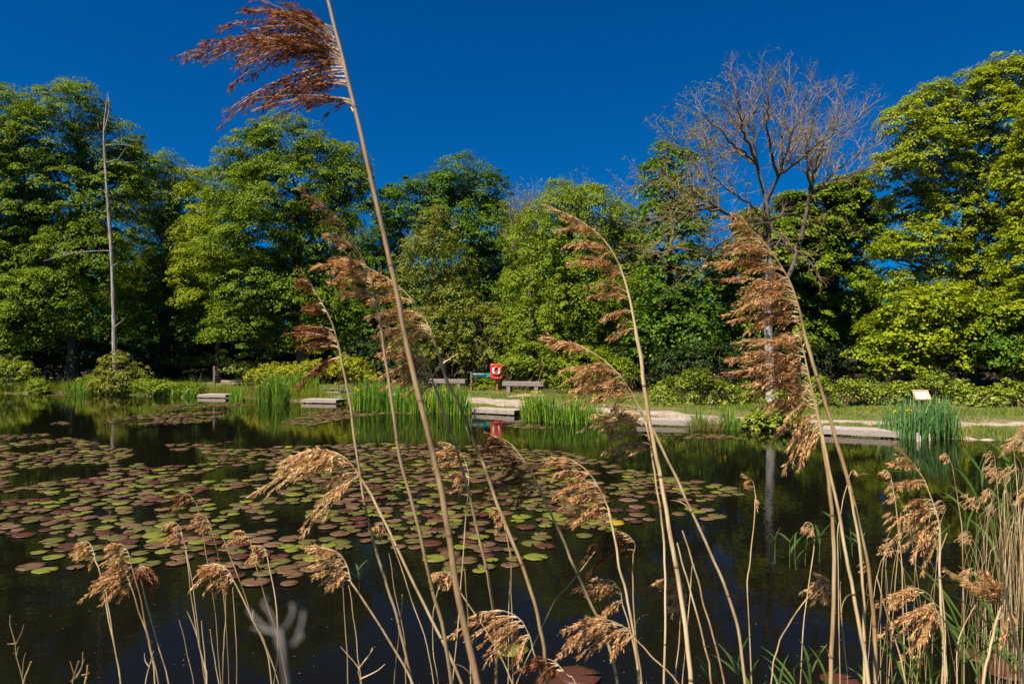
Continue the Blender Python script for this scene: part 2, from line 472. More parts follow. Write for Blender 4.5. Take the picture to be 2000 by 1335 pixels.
def strip(name, pts, half, mat, lift, ragged=.25, nacross=7, seed=3):
    r = np.random.default_rng(seed)
    t = np.gradient(pts, axis=0); t = unit(t); nrm = np.stack((-t[:, 1], t[:, 0]), 1)
    def wob():
        k = np.convolve(r.normal(size=len(pts) + 10), np.ones(5) / 5, 'same')[5:-5]
        return k * ragged * 1.6 + .15 * np.sin(np.arange(len(pts)) * .11 + r.uniform(0, 6))
    hw = path_half(pts[:, 0]) if half is None else half
    L, Rr = hw + wob(), hw + wob()
    u = np.linspace(0, 1, nacross)
    off = -L[:, None] + (L + Rr)[:, None] * u[None]
    XYp = pts[:, None] + nrm[:, None] * off[..., None]
    Z = ground(XYp[..., 0], XYp[..., 1]) + lift - .05 * (np.abs(u - .5) * 2)[None] ** 8
    V = np.concatenate((XYp, Z[..., None]), -1)
    i, j = np.meshgrid(np.arange(len(pts) - 1), np.arange(nacross - 1), indexing='ij')
    k = i * nacross + j
    b = MB(); b.add(V.reshape(-1, 3), np.stack((k, k + nacross, k + nacross + 1, k + 1), -1).reshape(-1, 4)[:, ::-1], 0, True)
    return tag(b.build(name, mat), kind='structure')


strip('footpath', path_pts, None, M['path'], .014)
# bare trodden patches between the path and the platforms
for k, (px, py, rx, ry) in enumerate([(1715, 834, 1.0, .35), (1660, 826, .5, .2), (1905, 838, .6, .25), (1030, 776, .9, .35), (655, 770, .4, .12)]):
    c = G(px, py, .30)
    a = np.linspace(0, 2 * math.pi, 26)[:-1]
    rr = 1 + .22 * np.sin(a * 3 + k) + .12 * np.sin(a * 7 + 2 * k)
    V = [(c[0], c[1], gz(c[0], c[1]) + .03)]
    for a_, r_ in zip(a, rr):
        x, y = c[0] + math.cos(a_) * rx * r_, c[1] + math.sin(a_) * ry * r_ * 1.6
        V.append((x, y, gz(x, y) + .008))
    b = MB(); b.add(V, [(0, i + 1, (i + 1) % 25 + 1) for i in range(25)], 0, True)
    tag(b.build('bare_ground', M['path']), kind='structure')


# ------------------------------------------------------------------ leaves, clumps, trees
def leaf_quads(pos, nrm, size, rng, aspect=.75):
    """one small lozenge leaf at each pos, facing nrm, turned at random"""
    k = len(pos)
    nrm = unit(nrm)
    r = unit(rng.normal(size=(k, 3)))
    a = unit(np.cross(nrm, r)); b = np.cross(nrm, a)
    s = (size * rng.uniform(.6, 1.25, k))[:, None]
    a = a * s * .5; b = b * s * .5 * aspect
    fold = nrm * s * .10
    sh = rng.uniform(-.25, .25, k)[:, None] * a
    return np.stack((pos - a, pos + sh - b + fold, pos + a, pos + sh + b + fold), 1)


def clump_leaves(cen, out, rad, flat, per, size, rng, up=.75, aspect=.75):
    """leaves over the upper dome of each flattened clump"""
    k = len(cen)
    n_ = k * per
    ci = np.repeat(np.arange(k), per)
    th = rng.uniform(0, 2 * math.pi, n_)
    rr = np.sqrt(rng.uniform(0, 1, n_))
    rc = np.repeat(rad, per)
    x, y = rr * np.cos(th), rr * np.sin(th)
    z = np.sqrt(np.clip(1 - rr ** 2, 0, 1)) * rng.uniform(.35, 1.0, n_) - .35 * rr ** 2 - rng.uniform(0, .5, n_) * (rng.uniform(size=n_) < .3)
    fl = np.repeat(flat * rng.uniform(.6, 1.5, k), per)
    loc = np.stack((x, y, z * fl), 1) * rc[:, None]
    ax = unit(np.array((0, 0, 1.0)) + np.repeat(out * (.30, .30, .1) + rng.normal(size=(k, 3)) * .16, per, 0))
    e1 = unit(np.cross(np.array((0, 1.0, 0.05)), ax)); e2 = np.cross(ax, e1)
    loc = e1 * loc[:, :1] + e2 * loc[:, 1:2] + ax * loc[:, 2:]
    nrm = np.stack((x * .55, y * .55, np.full(n_, up)), 1) + np.repeat(out, per, 0) * .45 + rng.normal(size=(n_, 3)) * .30
    return leaf_quads(np.repeat(cen, per, 0) + loc, nrm, size, rng, aspect)


def lobe_clumps(c, r, crad, cover, rng, low_cut=-.75, reach=1.22):
    area = 4 * math.pi * ((((r[0] * r[1]) ** 1.6 + (r[0] * r[2]) ** 1.6 + (r[1] * r[2]) ** 1.6) / 3) ** (1 / 1.6))
    k = max(6, int(area * cover / (math.pi * crad ** 2 * .75)))
    d = unit(rng.normal(size=(k, 3)))
    d[:, 2] = np.where(d[:, 2] < low_cut, -d[:, 2], d[:, 2])
    f = rng.uniform(.0, 1, k) ** .35 * .62 + .42
    # leafy sprigs stand proud of the crown
    m = max(3, int(k * .28))
    d2_ = unit(rng.normal(size=(m, 3)) + np.array((0, 0, .35)))
    q = c + d2_ * r * rng.uniform(1.0, reach, m)[:, None]
    return np.concatenate((c + d * r * f[:, None], q)), np.concatenate((d, d2_)), np.concatenate((np.ones(k), np.full(m, .5)))


def tree(name, label, cat, d, trunk, lobes, mat, bark='bark', group=None, crad=.66, cover=1.5, per=140, lsize=.125, flat=.52, tr=.28,
         seed=1, base_y=None, limbs=True, parts=('trunk', 'crown'), aspect=.75, depth_k=1.0, jitter=.5):
    rng = np.random.default_rng(seed)
    x0 = P(trunk[0], 700, d)[0]
    base = np.array((x0, d, gz(x0, d) - .1))
    root = empty(name, base, label, cat, group)
    cs, os_, rs = [], [], []
    wood = MB()
    top = max(P(l[0], l[1], d)[2] for l in lobes)
    tp = P(trunk[1], trunk[2], d)
    tp[1] += .3
    mid1 = base * .6 + tp * .4 + rng.normal(size=3) * (.25, .25, 0)
    tpts = smooth_path([base, mid1, tp], 14)
    wood.tube(tpts, np.linspace(tr, tr * .30, 14) + np.array([.35 * tr] + [.1 * tr] + [0] * 12), 9)
    for (lx, ly, rx, ry) in lobes:
        k = d / FPX
        c = P(lx, ly, d)
        r = np.array((rx * k, max(.5, (rx + ry) / 2 * k * depth_k), ry * k)) * 1.10
        c = c + np.array((0, rng.uniform(-jitter, jitter) * r[1], 0))
        cc, oo, sc = lobe_clumps(c, r, crad, cover, rng)
        cs.append(cc); os_.append(oo); rs.append(crad * sc * rng.uniform(.55, 1.5, len(cc)))
        if limbs:
            i = int(np.clip(np.argmin(np.abs(tpts[:, 2] - (c[2] - r[2] * 1.4 - .12 * np.hypot(c[0] - x0, c[1] - d)))), 3, 13))
            p0 = tpts[i]
            mid = p0 * .45 + c * .55 + np.array((0, 0, -.12 * np.linalg.norm(c - p0)))
            lp = smooth_path([p0, mid, c], 9)
            lr = tr * (.42 - .016 * i)
            wood.tube(lp, np.linspace(lr, lr * .25, 9), 6, cap=False)
            sel = rng.choice(len(cc), min(len(cc), 16), replace=False)
            for s in sel:
                p1 = lp[rng.integers(3, 9)]
                e = cc[s]
                m_ = (p1 + e) / 2 + np.array((0, 0, -.1 * np.linalg.norm(e - p1)))
                wood.tube([p1, m_, e], [lr * .24, lr * .16, lr * .05], 4, cap=False)
    cs = np.concatenate(cs); os_ = np.concatenate(os_); rs = np.concatenate(rs)
    cr = MB()
    # uneven density: some clumps thin, some full
    full = rng.uniform(size=len(cs)) < .7
    for sel, pr in ((full, per), (~full, max(8, int(per * .5)))):
        if sel.any():
            cr.quads(clump_leaves(cs[sel], os_[sel], rs[sel], flat, pr, lsize, rng, aspect=aspect))
    wood.build(parts[0], M[bark], root)
    cr.build(parts[1], M[mat], root)
    return root


# front rows of trees (pixel outlines of lobes at a real depth; every lobe is a solid volume of leaf clumps)
tree('sycamore_tree', 'broad sycamore cut by the left picture edge, beyond the dead pale trunk', 'tree', 47, (-50, -30, 330),
     [(15, 255, 75, 68), (-60, 290, 90, 90), (-20, 390, 120, 90), (40, 430, 60, 70), (-10, 520, 120, 90), (10, 640, 95, 60), (-70, 640, 80, 70)], 'syc', seed=11, tr=.36)
tree('sycamore_tree', 'tall sycamore behind the dead pale trunk, its own dark trunk showing low down', 'tree', 46, (140, 150, 300),
     [(148, 228, 62, 52), (95, 290, 70, 60), (195, 300, 60, 70), (238, 330, 38, 50), (110, 385, 90, 75), (205, 410, 70, 80), (90, 490, 90, 70), (185, 520, 80, 75),
      (110, 590, 85, 55), (205, 620, 65, 50), (60, 660, 60, 30)], 'syc', seed=12, tr=.42)
tree('sycamore_tree', 'darker tree in the dip between the two tallest left crowns', 'tree', 53, (315, 330, 400),
     [(330, 365, 40, 55), (290, 400, 45, 70), (355, 410, 42, 60), (300, 480, 70, 70), (360, 520, 65, 70), (290, 570, 70, 60), (350, 620, 80, 55)], 'syc', seed=13, tr=.40)
tree('young_sycamore', 'yellow green young tree leaning on the left side of the rounded tall crown', 'tree', 47, (425, 420, 470),
     [(420, 425, 45, 50), (395, 480, 42, 55), (440, 500, 45, 50), (410, 560, 48, 55), (385, 370, 28, 35)], 'syc_yel', seed=14, tr=.18)
tree('sycamore_tree', 'tall rounded sycamore crown behind the tallest reed, left of the sky gap', 'tree', 45, (600, 580, 380),
     [(565, 290, 62, 48), (505, 310, 48, 42), (450, 325, 42, 36), (625, 315, 45, 45), (665, 330, 45, 48), (690, 365, 32, 38), (480, 385, 75, 60), (570, 385, 90, 60), (650, 410, 60, 52),
      (490, 470, 80, 60), (590, 480, 85, 60), (665, 490, 45, 55), (500, 560, 70, 60), (590, 570, 80, 60), (665, 580, 50, 60), (480, 640, 60, 48), (560, 650, 65, 48), (640, 650, 50, 40)],
     'syc', seed=15, tr=.45)
tree('sycamore_tree', 'dim tree low in the sky gap right of the tallest reed', 'tree', 60, (735, 735, 480),
     [(725, 450, 42, 50), (760, 480, 35, 45), (730, 540, 50, 55), (760, 590, 45, 50)], 'syc_drk', seed=16, tr=.25, cover=1.3)
tree('sycamore_tree', 'dark green domed sycamore with a forked black trunk, above the lifebuoy', 'tree', 46, (935, 915, 420),
     [(905, 352, 48, 40), (860, 380, 50, 42), (800, 395, 42, 38), (770, 410, 28, 40), (950, 385, 42, 45), (900, 430, 80, 50), (820, 460, 60, 45), (960, 460, 45, 55),
      (900, 500, 65, 48), (970, 540, 40, 45), (920, 560, 50, 40)], 'syc_drk', seed=17, tr=.40)
tree('alder_tree', 'thin grey green alder in front of the dark domed tree', 'tree', 41, (845, 845, 470),
     [(850, 465, 38, 48), (820, 520, 45, 48), (880, 530, 45, 50), (840, 580, 55, 45), (890, 600, 45, 40)], 'alder', seed=18, tr=.12, crad=.4, per=26, lsize=.13, cover=1.3, flat=.8)
tree('broadleaf_tree', 'broad bright green leafy tree filling the middle above the wooden bench', 'tree', 38, (1130, 1130, 480),
     [(1095, 420, 50, 42), (1160, 425, 52, 42), (1215, 450, 42, 45), (1050, 470, 55, 55), (1120, 490, 70, 55), (1195, 510, 60, 55), (1245, 510, 30, 50), (1050, 560, 65, 55), (1140, 580, 80, 55),
      (1220, 590, 52, 60), (1060, 640, 70, 50), (1150, 660, 75, 50), (1225, 670, 50, 50), (1090, 385, 30, 25), (1150, 385, 25, 22)],
     'light', seed=19, tr=.22, crad=.45, per=80, lsize=.10, flat=.8, cover=1.7)
tree('dark_tree', 'dark spiky topped tree behind the left side of the bare tree', 'tree', 35, (1320, 1310, 360),
     [(1298, 320, 20, 38), (1272, 355, 18, 35), (1330, 345, 28, 45), (1300, 400, 42, 45), (1350, 420, 42, 50), (1270, 440, 30, 40), (1310, 480, 50, 50), (1360, 540, 42, 55),
      (1290, 570, 50, 50), (1330, 630, 60, 50), (1270, 660, 50, 45)], 'syc_drk', seed=20, tr=.24, cover=1.15, crad=.5, per=50, lsize=.17)
tree('sycamore_tree', 'mid green tree behind the right hand boughs of the bare tree', 'tree', 37, (1640, 1640, 440),
     [(1600, 415, 40, 42), (1655, 400, 40, 45), (1690, 430, 30, 38), (1560, 455, 38, 40), (1630, 475, 60, 45), (1570, 530, 55, 48), (1650, 560, 60, 48), (1600, 610, 70, 50), (1680, 640, 52, 48),
      (1560, 660, 55, 42), (1460, 610, 45, 50), (1440, 520, 38, 40), (1500, 500, 48, 50), (1475, 445, 34, 34), (1540, 420, 30, 34), (1515, 585, 50, 45), (1715, 480, 24, 30)], 'syc', seed=21, tr=.26, crad=.5, lsize=.17)
tree('sycamore_tree', 'tallest right hand sycamore, yellow green and cut by the right picture edge', 'tree', 31, (1895, 1900, 330),
     [(1962, 160, 55, 42), (2020, 175, 60, 60), (1900, 195, 55, 42), (1832, 200, 42, 38), (1770, 240, 45, 32), (1860, 255, 62, 42), (1950, 260, 70, 50), (1800, 310, 60, 42), (1745, 335, 48, 34),
      (1880, 345, 70, 48), (1970, 365, 70, 55), (1800, 400, 60, 36), (1870, 430, 70, 45), (1960, 470, 70, 55), (1790, 480, 62, 32), (1735, 490, 38, 26), (1870, 515, 60, 38), (2040, 330, 60, 110),
      (2050, 520, 70, 120), (1950, 570, 60, 45), (1745, 560, 42, 28), (1830, 560, 60, 36), (1900, 600, 55, 40)], 'syc_yel', seed=22, tr=.30, crad=.42, per=110, lsize=.105, cover=1.5, bark='bark_ash')
tree('young_sycamore', 'low spreading sycamore beneath the tallest right hand crown, behind the information board', 'tree', 29, (1800, 1800, 620),
     [(1775, 610, 52, 34), (1830, 600, 48, 36), (1730, 650, 46, 38), (1790, 665, 62, 36), (1860, 650, 48, 38), (1920, 640, 42, 40), (1700, 690, 36, 28), (1880, 590, 50, 36), (1750, 715, 50, 24), (1850, 710, 55, 26)], 'syc_yel', seed=23, tr=.12, crad=.4, per=46, lsize=.14)
tree('sycamore_tree', 'leafy yellow green tree whose crown fills the right picture edge down to the brambles', 'tree', 27.5, (2075, 2080, 300),
     [(2060, 230, 60, 80), (2030, 330, 50, 60), (2060, 430, 70, 70), (2010, 500, 50, 50), (2050, 580, 70, 60), (2000, 600, 45, 40), (2040, 680, 70, 50)], 'syc_yel', seed=25, tr=.2, crad=.42, per=110, lsize=.105)
tree('young_sycamore', 'leafy young tree behind the tallest pale bramble bank at the right edge', 'tree', 28, (1990, 1985, 640),
     [(1970, 640, 45, 40), (2030, 620, 45, 60), (1990, 690, 50, 34), (1930, 700, 34, 26)], 'syc_drk', seed=24, tr=.11, crad=.4, per=40, lsize=.13)

# the wood behind, each tree its own
for k, (px, ty, d) in enumerate([(-40, 470, 66), (70, 500, 70), (200, 500, 66), (330, 520, 72), (450, 500, 62), (590, 520, 66), (700, 510, 68), (800, 540, 62), (900, 560, 60), (1010, 480, 58),
                                 (1110, 500, 62), (1220, 520, 56), (1330, 560, 50), (1440, 560, 48), (1540, 560, 50), (1650, 575, 52), (1770, 600, 54), (1880, 610, 50), (1990, 590, 52)]):
    rg = random.Random(k)
    low = [(px + dx + rg.randint(-12, 12), y, 62, 34) for y in range(ty + 75, 690, 45) for dx in (-55, 0, 55)]
    tree('woodland_tree', 'dark tree standing back in the wood behind the waterside trees', 'tree', d, (px, px, ty),
         [(px, ty, 50, 36), (px - 40, ty + 35, 55, 40), (px + 40, ty + 30, 55, 40)] + low, 'syc_drk',
         group='trees standing back in the wood', seed=50 + k, tr=.22, crad=.75, per=34, lsize=.30, cover=1.1, limbs=False)


# shrubs and brambles
def shrub(label, d, lobes, mat='bramble', seed=1, name='bramble_bush', cat='bush', lsize=.085, crad=.24, per=30, cover=1.2, flat=.8, group=None):
    rng = np.random.default_rng(seed)
    x0 = P(lobes[0][0], 700, d)[0]
    root = empty(name, (x0, d, gz(x0, d)), label, cat, group)
    k = d / FPX
    cs, oo, rs = [], [], []
    wood = MB()
    if mat == 'bramble' and len(lobes) > 2:
        lobes = [(lx + rng.uniform(-8, 8), ly + rng.uniform(-3, 9), rx * .8, ry * rng.uniform(.65, 1.15)) for lx, ly, rx, ry in lobes] + [(lx + rng.uniform(-30, 30), ly - ry * rng.uniform(.3, .9), 16, 13) for lx, ly, rx, ry in lobes for _ in (0, 1)]
    for (lx, ly, rx, ry) in lobes:
        c = P(lx, ly, d); r = np.array((rx * k, max(.4, (rx * .6 + ry * .4) * k * .9), ry * k))
        a, o, sc = lobe_clumps(c, r, crad, cover * .85, rng, -.6, 1.55)
        g_ = ground(a[:, 0], a[:, 1]); a[:, 2] = np.maximum(a[:, 2], g_ + .08)
        cs.append(a); oo.append(o); rs.append(crad * sc * rng.uniform(.6, 1.3, len(a)))
        for s in range(9):
            e = a[rng.integers(len(a))]
            b0 = np.array((c[0] + rng.normal() * r[0] * .35, c[1] + rng.normal() * r[1] * .3, 0)); b0[2] = gz(b0[0], b0[1]) - .03
            wood.tube([b0, b0 * .5 + e * .5 + np.array((0, 0, .25 * r[2])), e], [.016, .012, .005], 4, cap=False)
    b = MB(); b.quads(clump_leaves(np.concatenate(cs), np.concatenate(oo), np.concatenate(rs), flat, per, lsize, rng))
    wood.build('stems', M['twig'], root)
    b.build('foliage', M[mat], root)
    return root


shrub('leafy bush at the waterline below the dead pale trunk', 41.3, [(230, 722, 36, 32), (212, 745, 38, 22), (258, 745, 34, 24), (235, 755, 48, 16)], 'alder', 1, 'waterside_bush', crad=.3, lsize=.11)
shrub('dark low bush at the far left corner of the bank', 43.5, [(20, 735, 55, 30), (-30, 725, 40, 36)], 'bramble', 2, 'waterside_bush', crad=.3, lsize=.11)
shrub('hawthorn shrub behind the green name board', 40, [(850, 640, 62, 42), (810, 675, 52, 38), (880, 690, 55, 36)], 'alder', 3, 'hawthorn_shrub', lsize=.10, crad=.3, per=34)
shrub('hawthorn shrub right behind the red lifebuoy case', 39.6, [(950, 640, 52, 42), (975, 690, 50, 34), (925, 705, 38, 26)], 'alder', 4, 'hawthorn_shrub', lsize=.10, crad=.3, per=34)
shrub('rounded bright shrub right behind the full bench', 36.8, [(1040, 700, 48, 36), (1085, 725, 45, 26), (1000, 718, 36, 24)], 'light', 5, 'round_shrub', lsize=.10, crad=.28)
shrub('leafy shrub between the full bench and the tall pale reed', 34, [(1150, 715, 55, 38), (1200, 735, 48, 34), (1110, 745, 36, 20)], 'light', 6, 'round_shrub', lsize=.10, crad=.28)
shrub('wide bramble bank left of the bare tree trunk', 27.5, [(1300, 778, 42, 22), (1350, 762, 50, 30), (1400, 768, 50, 28), (1455, 780, 45, 22)], 'bramble', 7)
shrub('bramble bank right of the bare tree trunk', 26.2, [(1545, 782, 40, 22), (1600, 772, 50, 30), (1660, 770, 52, 32), (1715, 778, 48, 28)], 'bramble', 8)
shrub('bramble with pale blossom behind the information board', 25.8, [(1760, 775, 36, 26), (1810, 765, 46, 30), (1855, 772, 45, 26)], 'bramble', 9)
shrub('bramble bank at the right edge of the pond', 25, [(1910, 785, 45, 24), (1965, 780, 50, 30), (2020, 775, 50, 34)], 'bramble', 10)
shrub('low weeds beside the path behind the wooden marker post', 44, [(470, 722, 36, 15), (500, 728, 30, 12)], 'bramble', 11, 'weed_patch', lsize=.1)
shrub('sunlit weeds under the trees left of the path bend', 50, [(355, 706, 40, 10), (410, 708, 40, 12)], 'bramble', 12, 'weed_patch', lsize=.1)
shrub('yellow flowering umbel plant behind the left tall iris bed', 38.6, [(545, 730, 42, 20), (510, 735, 28, 14)], 'umbel', 13, 'umbel_plant', 'plant', lsize=.10, crad=.2)
shrub('yellow flowering umbel plant in the middle of the yellow patch', 38.2, [(610, 726, 40, 20)], 'umbel', 14, 'umbel_plant', 'plant', lsize=.10, crad=.2)
shrub('yellow flowering umbel plant nearest the sandy path opening', 37.4, [(680, 722, 42, 22), (700, 740, 40, 14)], 'umbel', 15, 'umbel_plant', 'plant', lsize=.10, crad=.2)
shrub('leafy water plants under the big drooping plume', 21.6, [(1470, 825, 34, 16), (1510, 826, 34, 15), (1548, 830, 28, 13)], 'bramble', 16, 'water_mint', 'plant', lsize=.07, crad=.13)
shrub('leafy plants hugging the bank left of the waterside bush', 42, [(75, 755, 22, 14), (180, 752, 26, 16)], 'light', 17, 'water_mint', 'plant', lsize=.1, crad=.2)
shrub('low leafy plants on the bank between bush and far left platform', 39.2, [(320, 757, 34, 12), (375, 760, 26, 10), (290, 752, 26, 12)], 'light', 18, 'water_mint', 'plant', lsize=.1, crad=.2)
shrub('nettles around the lifebuoy post', 36.9, [(945, 752, 20, 10), (975, 754, 16, 10), (958, 757, 18, 8)], 'light', 19, 'nettle_patch', 'plant', lsize=.1, crad=.16)


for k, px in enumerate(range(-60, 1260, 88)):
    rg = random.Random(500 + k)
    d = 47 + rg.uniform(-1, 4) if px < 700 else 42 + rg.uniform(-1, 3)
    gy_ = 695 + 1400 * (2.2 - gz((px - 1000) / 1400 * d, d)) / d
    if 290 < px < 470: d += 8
    shrub('understorey shrub coloured dark for the shade beneath the waterside trees', d, [(px + rg.randint(-15, 15), gy_ - 18, 52, 26), (px + 30, gy_ - 48, 46, 30), (px - 26, gy_ - 58, 42, 30)], 'shade_leaf', 500 + k, 'understorey_shrub',
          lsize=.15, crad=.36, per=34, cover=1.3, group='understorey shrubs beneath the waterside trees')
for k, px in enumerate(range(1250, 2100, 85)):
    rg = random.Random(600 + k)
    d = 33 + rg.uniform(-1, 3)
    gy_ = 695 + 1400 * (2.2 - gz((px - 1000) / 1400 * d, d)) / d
    shrub('understorey shrub coloured dark for the shade behind the bramble banks', d, [(px + rg.randint(-15, 15), gy_ - 22, 52, 28), (px + 30, gy_ - 60, 40, 32), (px - 26, gy_ - 52, 42, 30)], 'shade_leaf', 600 + k, 'understorey_shrub',
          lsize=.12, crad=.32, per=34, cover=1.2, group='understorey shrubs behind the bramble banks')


# ------------------------------------------------------------------ bare branching trees
def grow(mb, p, dr, L, r, lev, maxlev, rng, tips, tropism=.25, wob=.22):
    n_ = 5
    pts = [p]; d = dr.copy()
    for i in range(n_):
        d = unit(d + rng.normal(size=3) * wob + np.array((0, 0, tropism * .3)))
        pts.append(pts[-1] + d * L / n_)
    pts = np.array(pts)
    mb.tube(pts, np.linspace(r, r * .5, n_ + 1), 6 if lev < 2 else (4 if lev < 4 else 3), 0 if lev < 2 else 1, cap=False)
    if lev >= maxlev:
        tips.append(pts[-1]); return
    kids = rng.integers(3, 6) if lev < maxlev - 1 else rng.integers(2, 5)
    for c in range(kids):
        t = rng.uniform(.35, 1.0) if c else 1.0
        i = min(n_, int(t * n_))
        q_ = pts[i]
        base = unit(pts[min(n_, i + 1)] - pts[max(0, i - 1)]) if i < n_ else d
        sd_ = unit(np.cross(base, rng.normal(size=3)))
        a = rng.uniform(.35, .85)
        nd = unit(base * math.cos(a) + sd_ * math.sin(a) + np.array((0, 0, tropism * .35)))
        grow(mb, q_, nd, L * rng.uniform(.52, .80), r * rng.uniform(.42, .58), lev + 1, maxlev, rng, tips, tropism, wob)


# the big bare ash
d = 28.0
xb = P(1508, 780, d)[0]
root = empty('bare_tree', (xb, d, gz(xb, d) - .1), 'nearly leafless ash with pale lower trunk and fine grey twigs', 'tree')
rng = np.random.default_rng(31)
tb = MB()
base = np.array((xb, d, gz(xb, d) - .1))
tk = smooth_path([base, P(1503, 690, d), P(1499, 600, d), P(1502, 520, d), P(1498, 430, d), P(1497, 385, d)], 20)
lowm = MB(); lowm.tube(tk[:13], np.linspace(.185, .145, 13) + np.array([.08, .02] + [0] * 11), 12, 0)
lowm.build('trunk', M['birch'], root)
br = MB(); tips = []
br.tube(tk[12:], np.linspace(.145, .10, 8), 9, 0, cap=False)
FORK = {'a': (1498, 430, 0), 'b': (1478, 320, .3), 'c': (1583, 380, .9), 'd': (1405, 408, -.9), 'e': (1520, 345, -.5)}
LIMBS = [([(1500, 575, 0), (1537, 545, .2), (1560, 480, .6), FORK['c']], .115, .075), ([(1498, 395, 0), FORK['b']], .09, .07), ([(1497, 395, 0), FORK['e']], .085, .065), ([(1499, 470, 0), (1455, 440, -.5), FORK['d']], .10, .07)]
ENDS = [('c', 1612, 300, 1.0, 1700, 190, 1.4), ('c', 1640, 330, 1.6, 1715, 250, 2.2), ('c', 1600, 300, .4, 1650, 165, .2), ('c', 1575, 300, .2, 1600, 170, -.6), ('c', 1640, 350, .6, 1700, 310, .3), ('c', 1590, 300, 2.0, 1640, 220, 3.0),
        ('b', 1455, 240, .7, 1425, 130, .6), ('b', 1430, 280, -.4, 1370, 200, -1.0), ('b', 1470, 230, 0, 1485, 150, -.2), ('b', 1420, 290, 1.4, 1345, 240, 2.4), ('b', 1450, 250, -1.5, 1440, 190, -2.6),
        ('e', 1540, 280, -1.0, 1580, 160, -1.8), ('e', 1530, 250, -.2, 1540, 145, .2), ('e', 1550, 290, 1.2, 1570, 200, 2.4), ('e', 1500, 260, -1.4, 1500, 170, -2.4), ('e', 1575, 300, -2.0, 1640, 230, -3.0),
        ('d', 1350, 375, -1.4, 1262, 345, -2.0), ('d', 1370, 340, -.6, 1310, 250, -.6), ('d', 1390, 320, 0, 1370, 230, .6), ('d', 1350, 400, -.4, 1270, 420, .2), ('d', 1345, 390, .8, 1300, 320, 1.8), ('d', 1340, 420, -1.8, 1262, 480, -2.6),
        ('a', 1440, 480, .8, 1310, 470, 1.8), ('a', 1420, 470, -1.2, 1330, 530, -2.2), ('a', 1560, 420, 1.6, 1660, 440, 2.2), ('a', 1460, 430, 1.6, 1380, 440, 3.0), ('a', 1450, 390, -1.5, 1395, 330, -2.5), ('a', 1530, 470, -1.2, 1590, 500, -2.0)]
for L, ra_, rb_ in LIMBS:
    pts = smooth_path([P(a, b_, d + dy) for a, b_, dy in L], 12)
    br.tube(pts, np.linspace(ra_, rb_, 12), 7, 0, cap=False)
for key, mx_, my_, md, ex_, ey_, ed in ENDS:
    f_ = FORK[key]
    pts = smooth_path([P(f_[0], f_[1], d + f_[2]), P(mx_, my_, d + md), P(ex_, ey_ + 18, d + ed)], 16)
    pts[1:] += rng.normal(size=(15, 3)) * .035
    br.tube(pts, np.linspace(.062, .014, 16), 6, 0, cap=False)
    up_ = .30 if ey_ < 330 else .06
    for t in range(3, 16):
        dr = unit(pts[min(15, t + 1)] - pts[t - 1])
        sd_ = unit(np.cross(dr, rng.normal(size=3)))
        a = rng.uniform(.35, 1.0) if t < 15 else .2
        grow(br, pts[t], unit(dr * math.cos(a) + sd_ * math.sin(a) + np.array((0, 0, up_))), rng.uniform(.55, 1.05), .026 - .0009 * t, 2, 4, rng, tips, up_ * .6, .22)
br.build('boughs', [M['bark_ash'], M['twig']], root)
lf = MB()
tp_ = np.array(tips)
pick = rng.uniform(size=len(tp_)) < np.where(proj(tp_[:, 0], tp_[:, 1], tp_[:, 2])[0] < 1410, .65, .06)
cc = tp_[pick]
lf.quads(clump_leaves(cc, np.tile((0, -.3, .8), (len(cc), 1)), np.full(len(cc), .11), .6, 6, .085, rng))
lf.build('leaves', M['olive'], root)

# the small twiggy tree
d = 43.0
xb = P(1040, 700, d)[0]
root = empty('twiggy_tree', (xb, d, gz(xb, d) - .1), 'small sparse tree with reddish twigs right of the dark domed sycamore', 'tree')
tb = MB(); tips = []
tk = smooth_path([(xb, d, gz(xb, d) - .1), P(1035, 560, d), P(1030, 450, d)], 10)
tb.tube(tk, np.linspace(.16, .09, 10), 7, 0, cap=False)
for k in range(13):
    e = P(rng.uniform(985, 1075), rng.uniform(360, 440), d)
    s = tk[rng.integers(5, 10)]
    grow(tb, s, unit(e - s), np.linalg.norm(e - s) * .62, .05, 1, 4, rng, tips, .3, .16)
tb.build('trunk', [M['bark'], M['twig']], root)
tp_ = np.array(tips); cc = tp_[rng.uniform(size=len(tp_)) < .5]
lf = MB(); lf.quads(clump_leaves(cc, np.tile((0, -.3, .8), (len(cc), 1)), np.full(len(cc), .2), .7, 6, .12, rng))
lf.build('crown', M['olive'], root)

# wispy top of thin trees behind the broad bright tree
for k, (px, ty, lab) in enumerate([(1115, 362, 'thin grey topped sapling rising left above the broad bright tree'), (1195, 392, 'thin sapling top rising right above the broad bright tree'),
                                   (1245, 470, 'thin bare sapling beside the dark spiky tree')]):
    d = 41.0
    xb = P(px, 700, d)[0]
    root = empty('sapling', (xb, d, gz(xb, d) - .1), lab, 'tree')
    tb = MB(); tips = []
    tk = smooth_path([(xb, d, gz(xb, d) - .1), P(px + 4, 560, d), P(px, ty + 50, d)], 10)
    tb.tube(tk, np.linspace(.09, .04, 10), 6, 0, cap=False)
    for j in range(8):
        s = tk[rng.integers(7, 10)]
        e = P(px + rng.uniform(-45, 45), ty + rng.uniform(0, 40), d)
        grow(tb, s, unit(e - s), np.linalg.norm(e - s) * .7, .03, 2, 4, rng, tips, .3, .14)
    tb.build('trunk', [M['bark'], M['twig']], root)
    tp_ = np.array(tips)
    lf = MB(); lf.quads(clump_leaves(tp_, np.tile((0, -.3, .8), (len(tp_), 1)), np.full(len(tp_), .16), .7, 4, .10, rng))
    lf.build('crown', M['alder'], root)

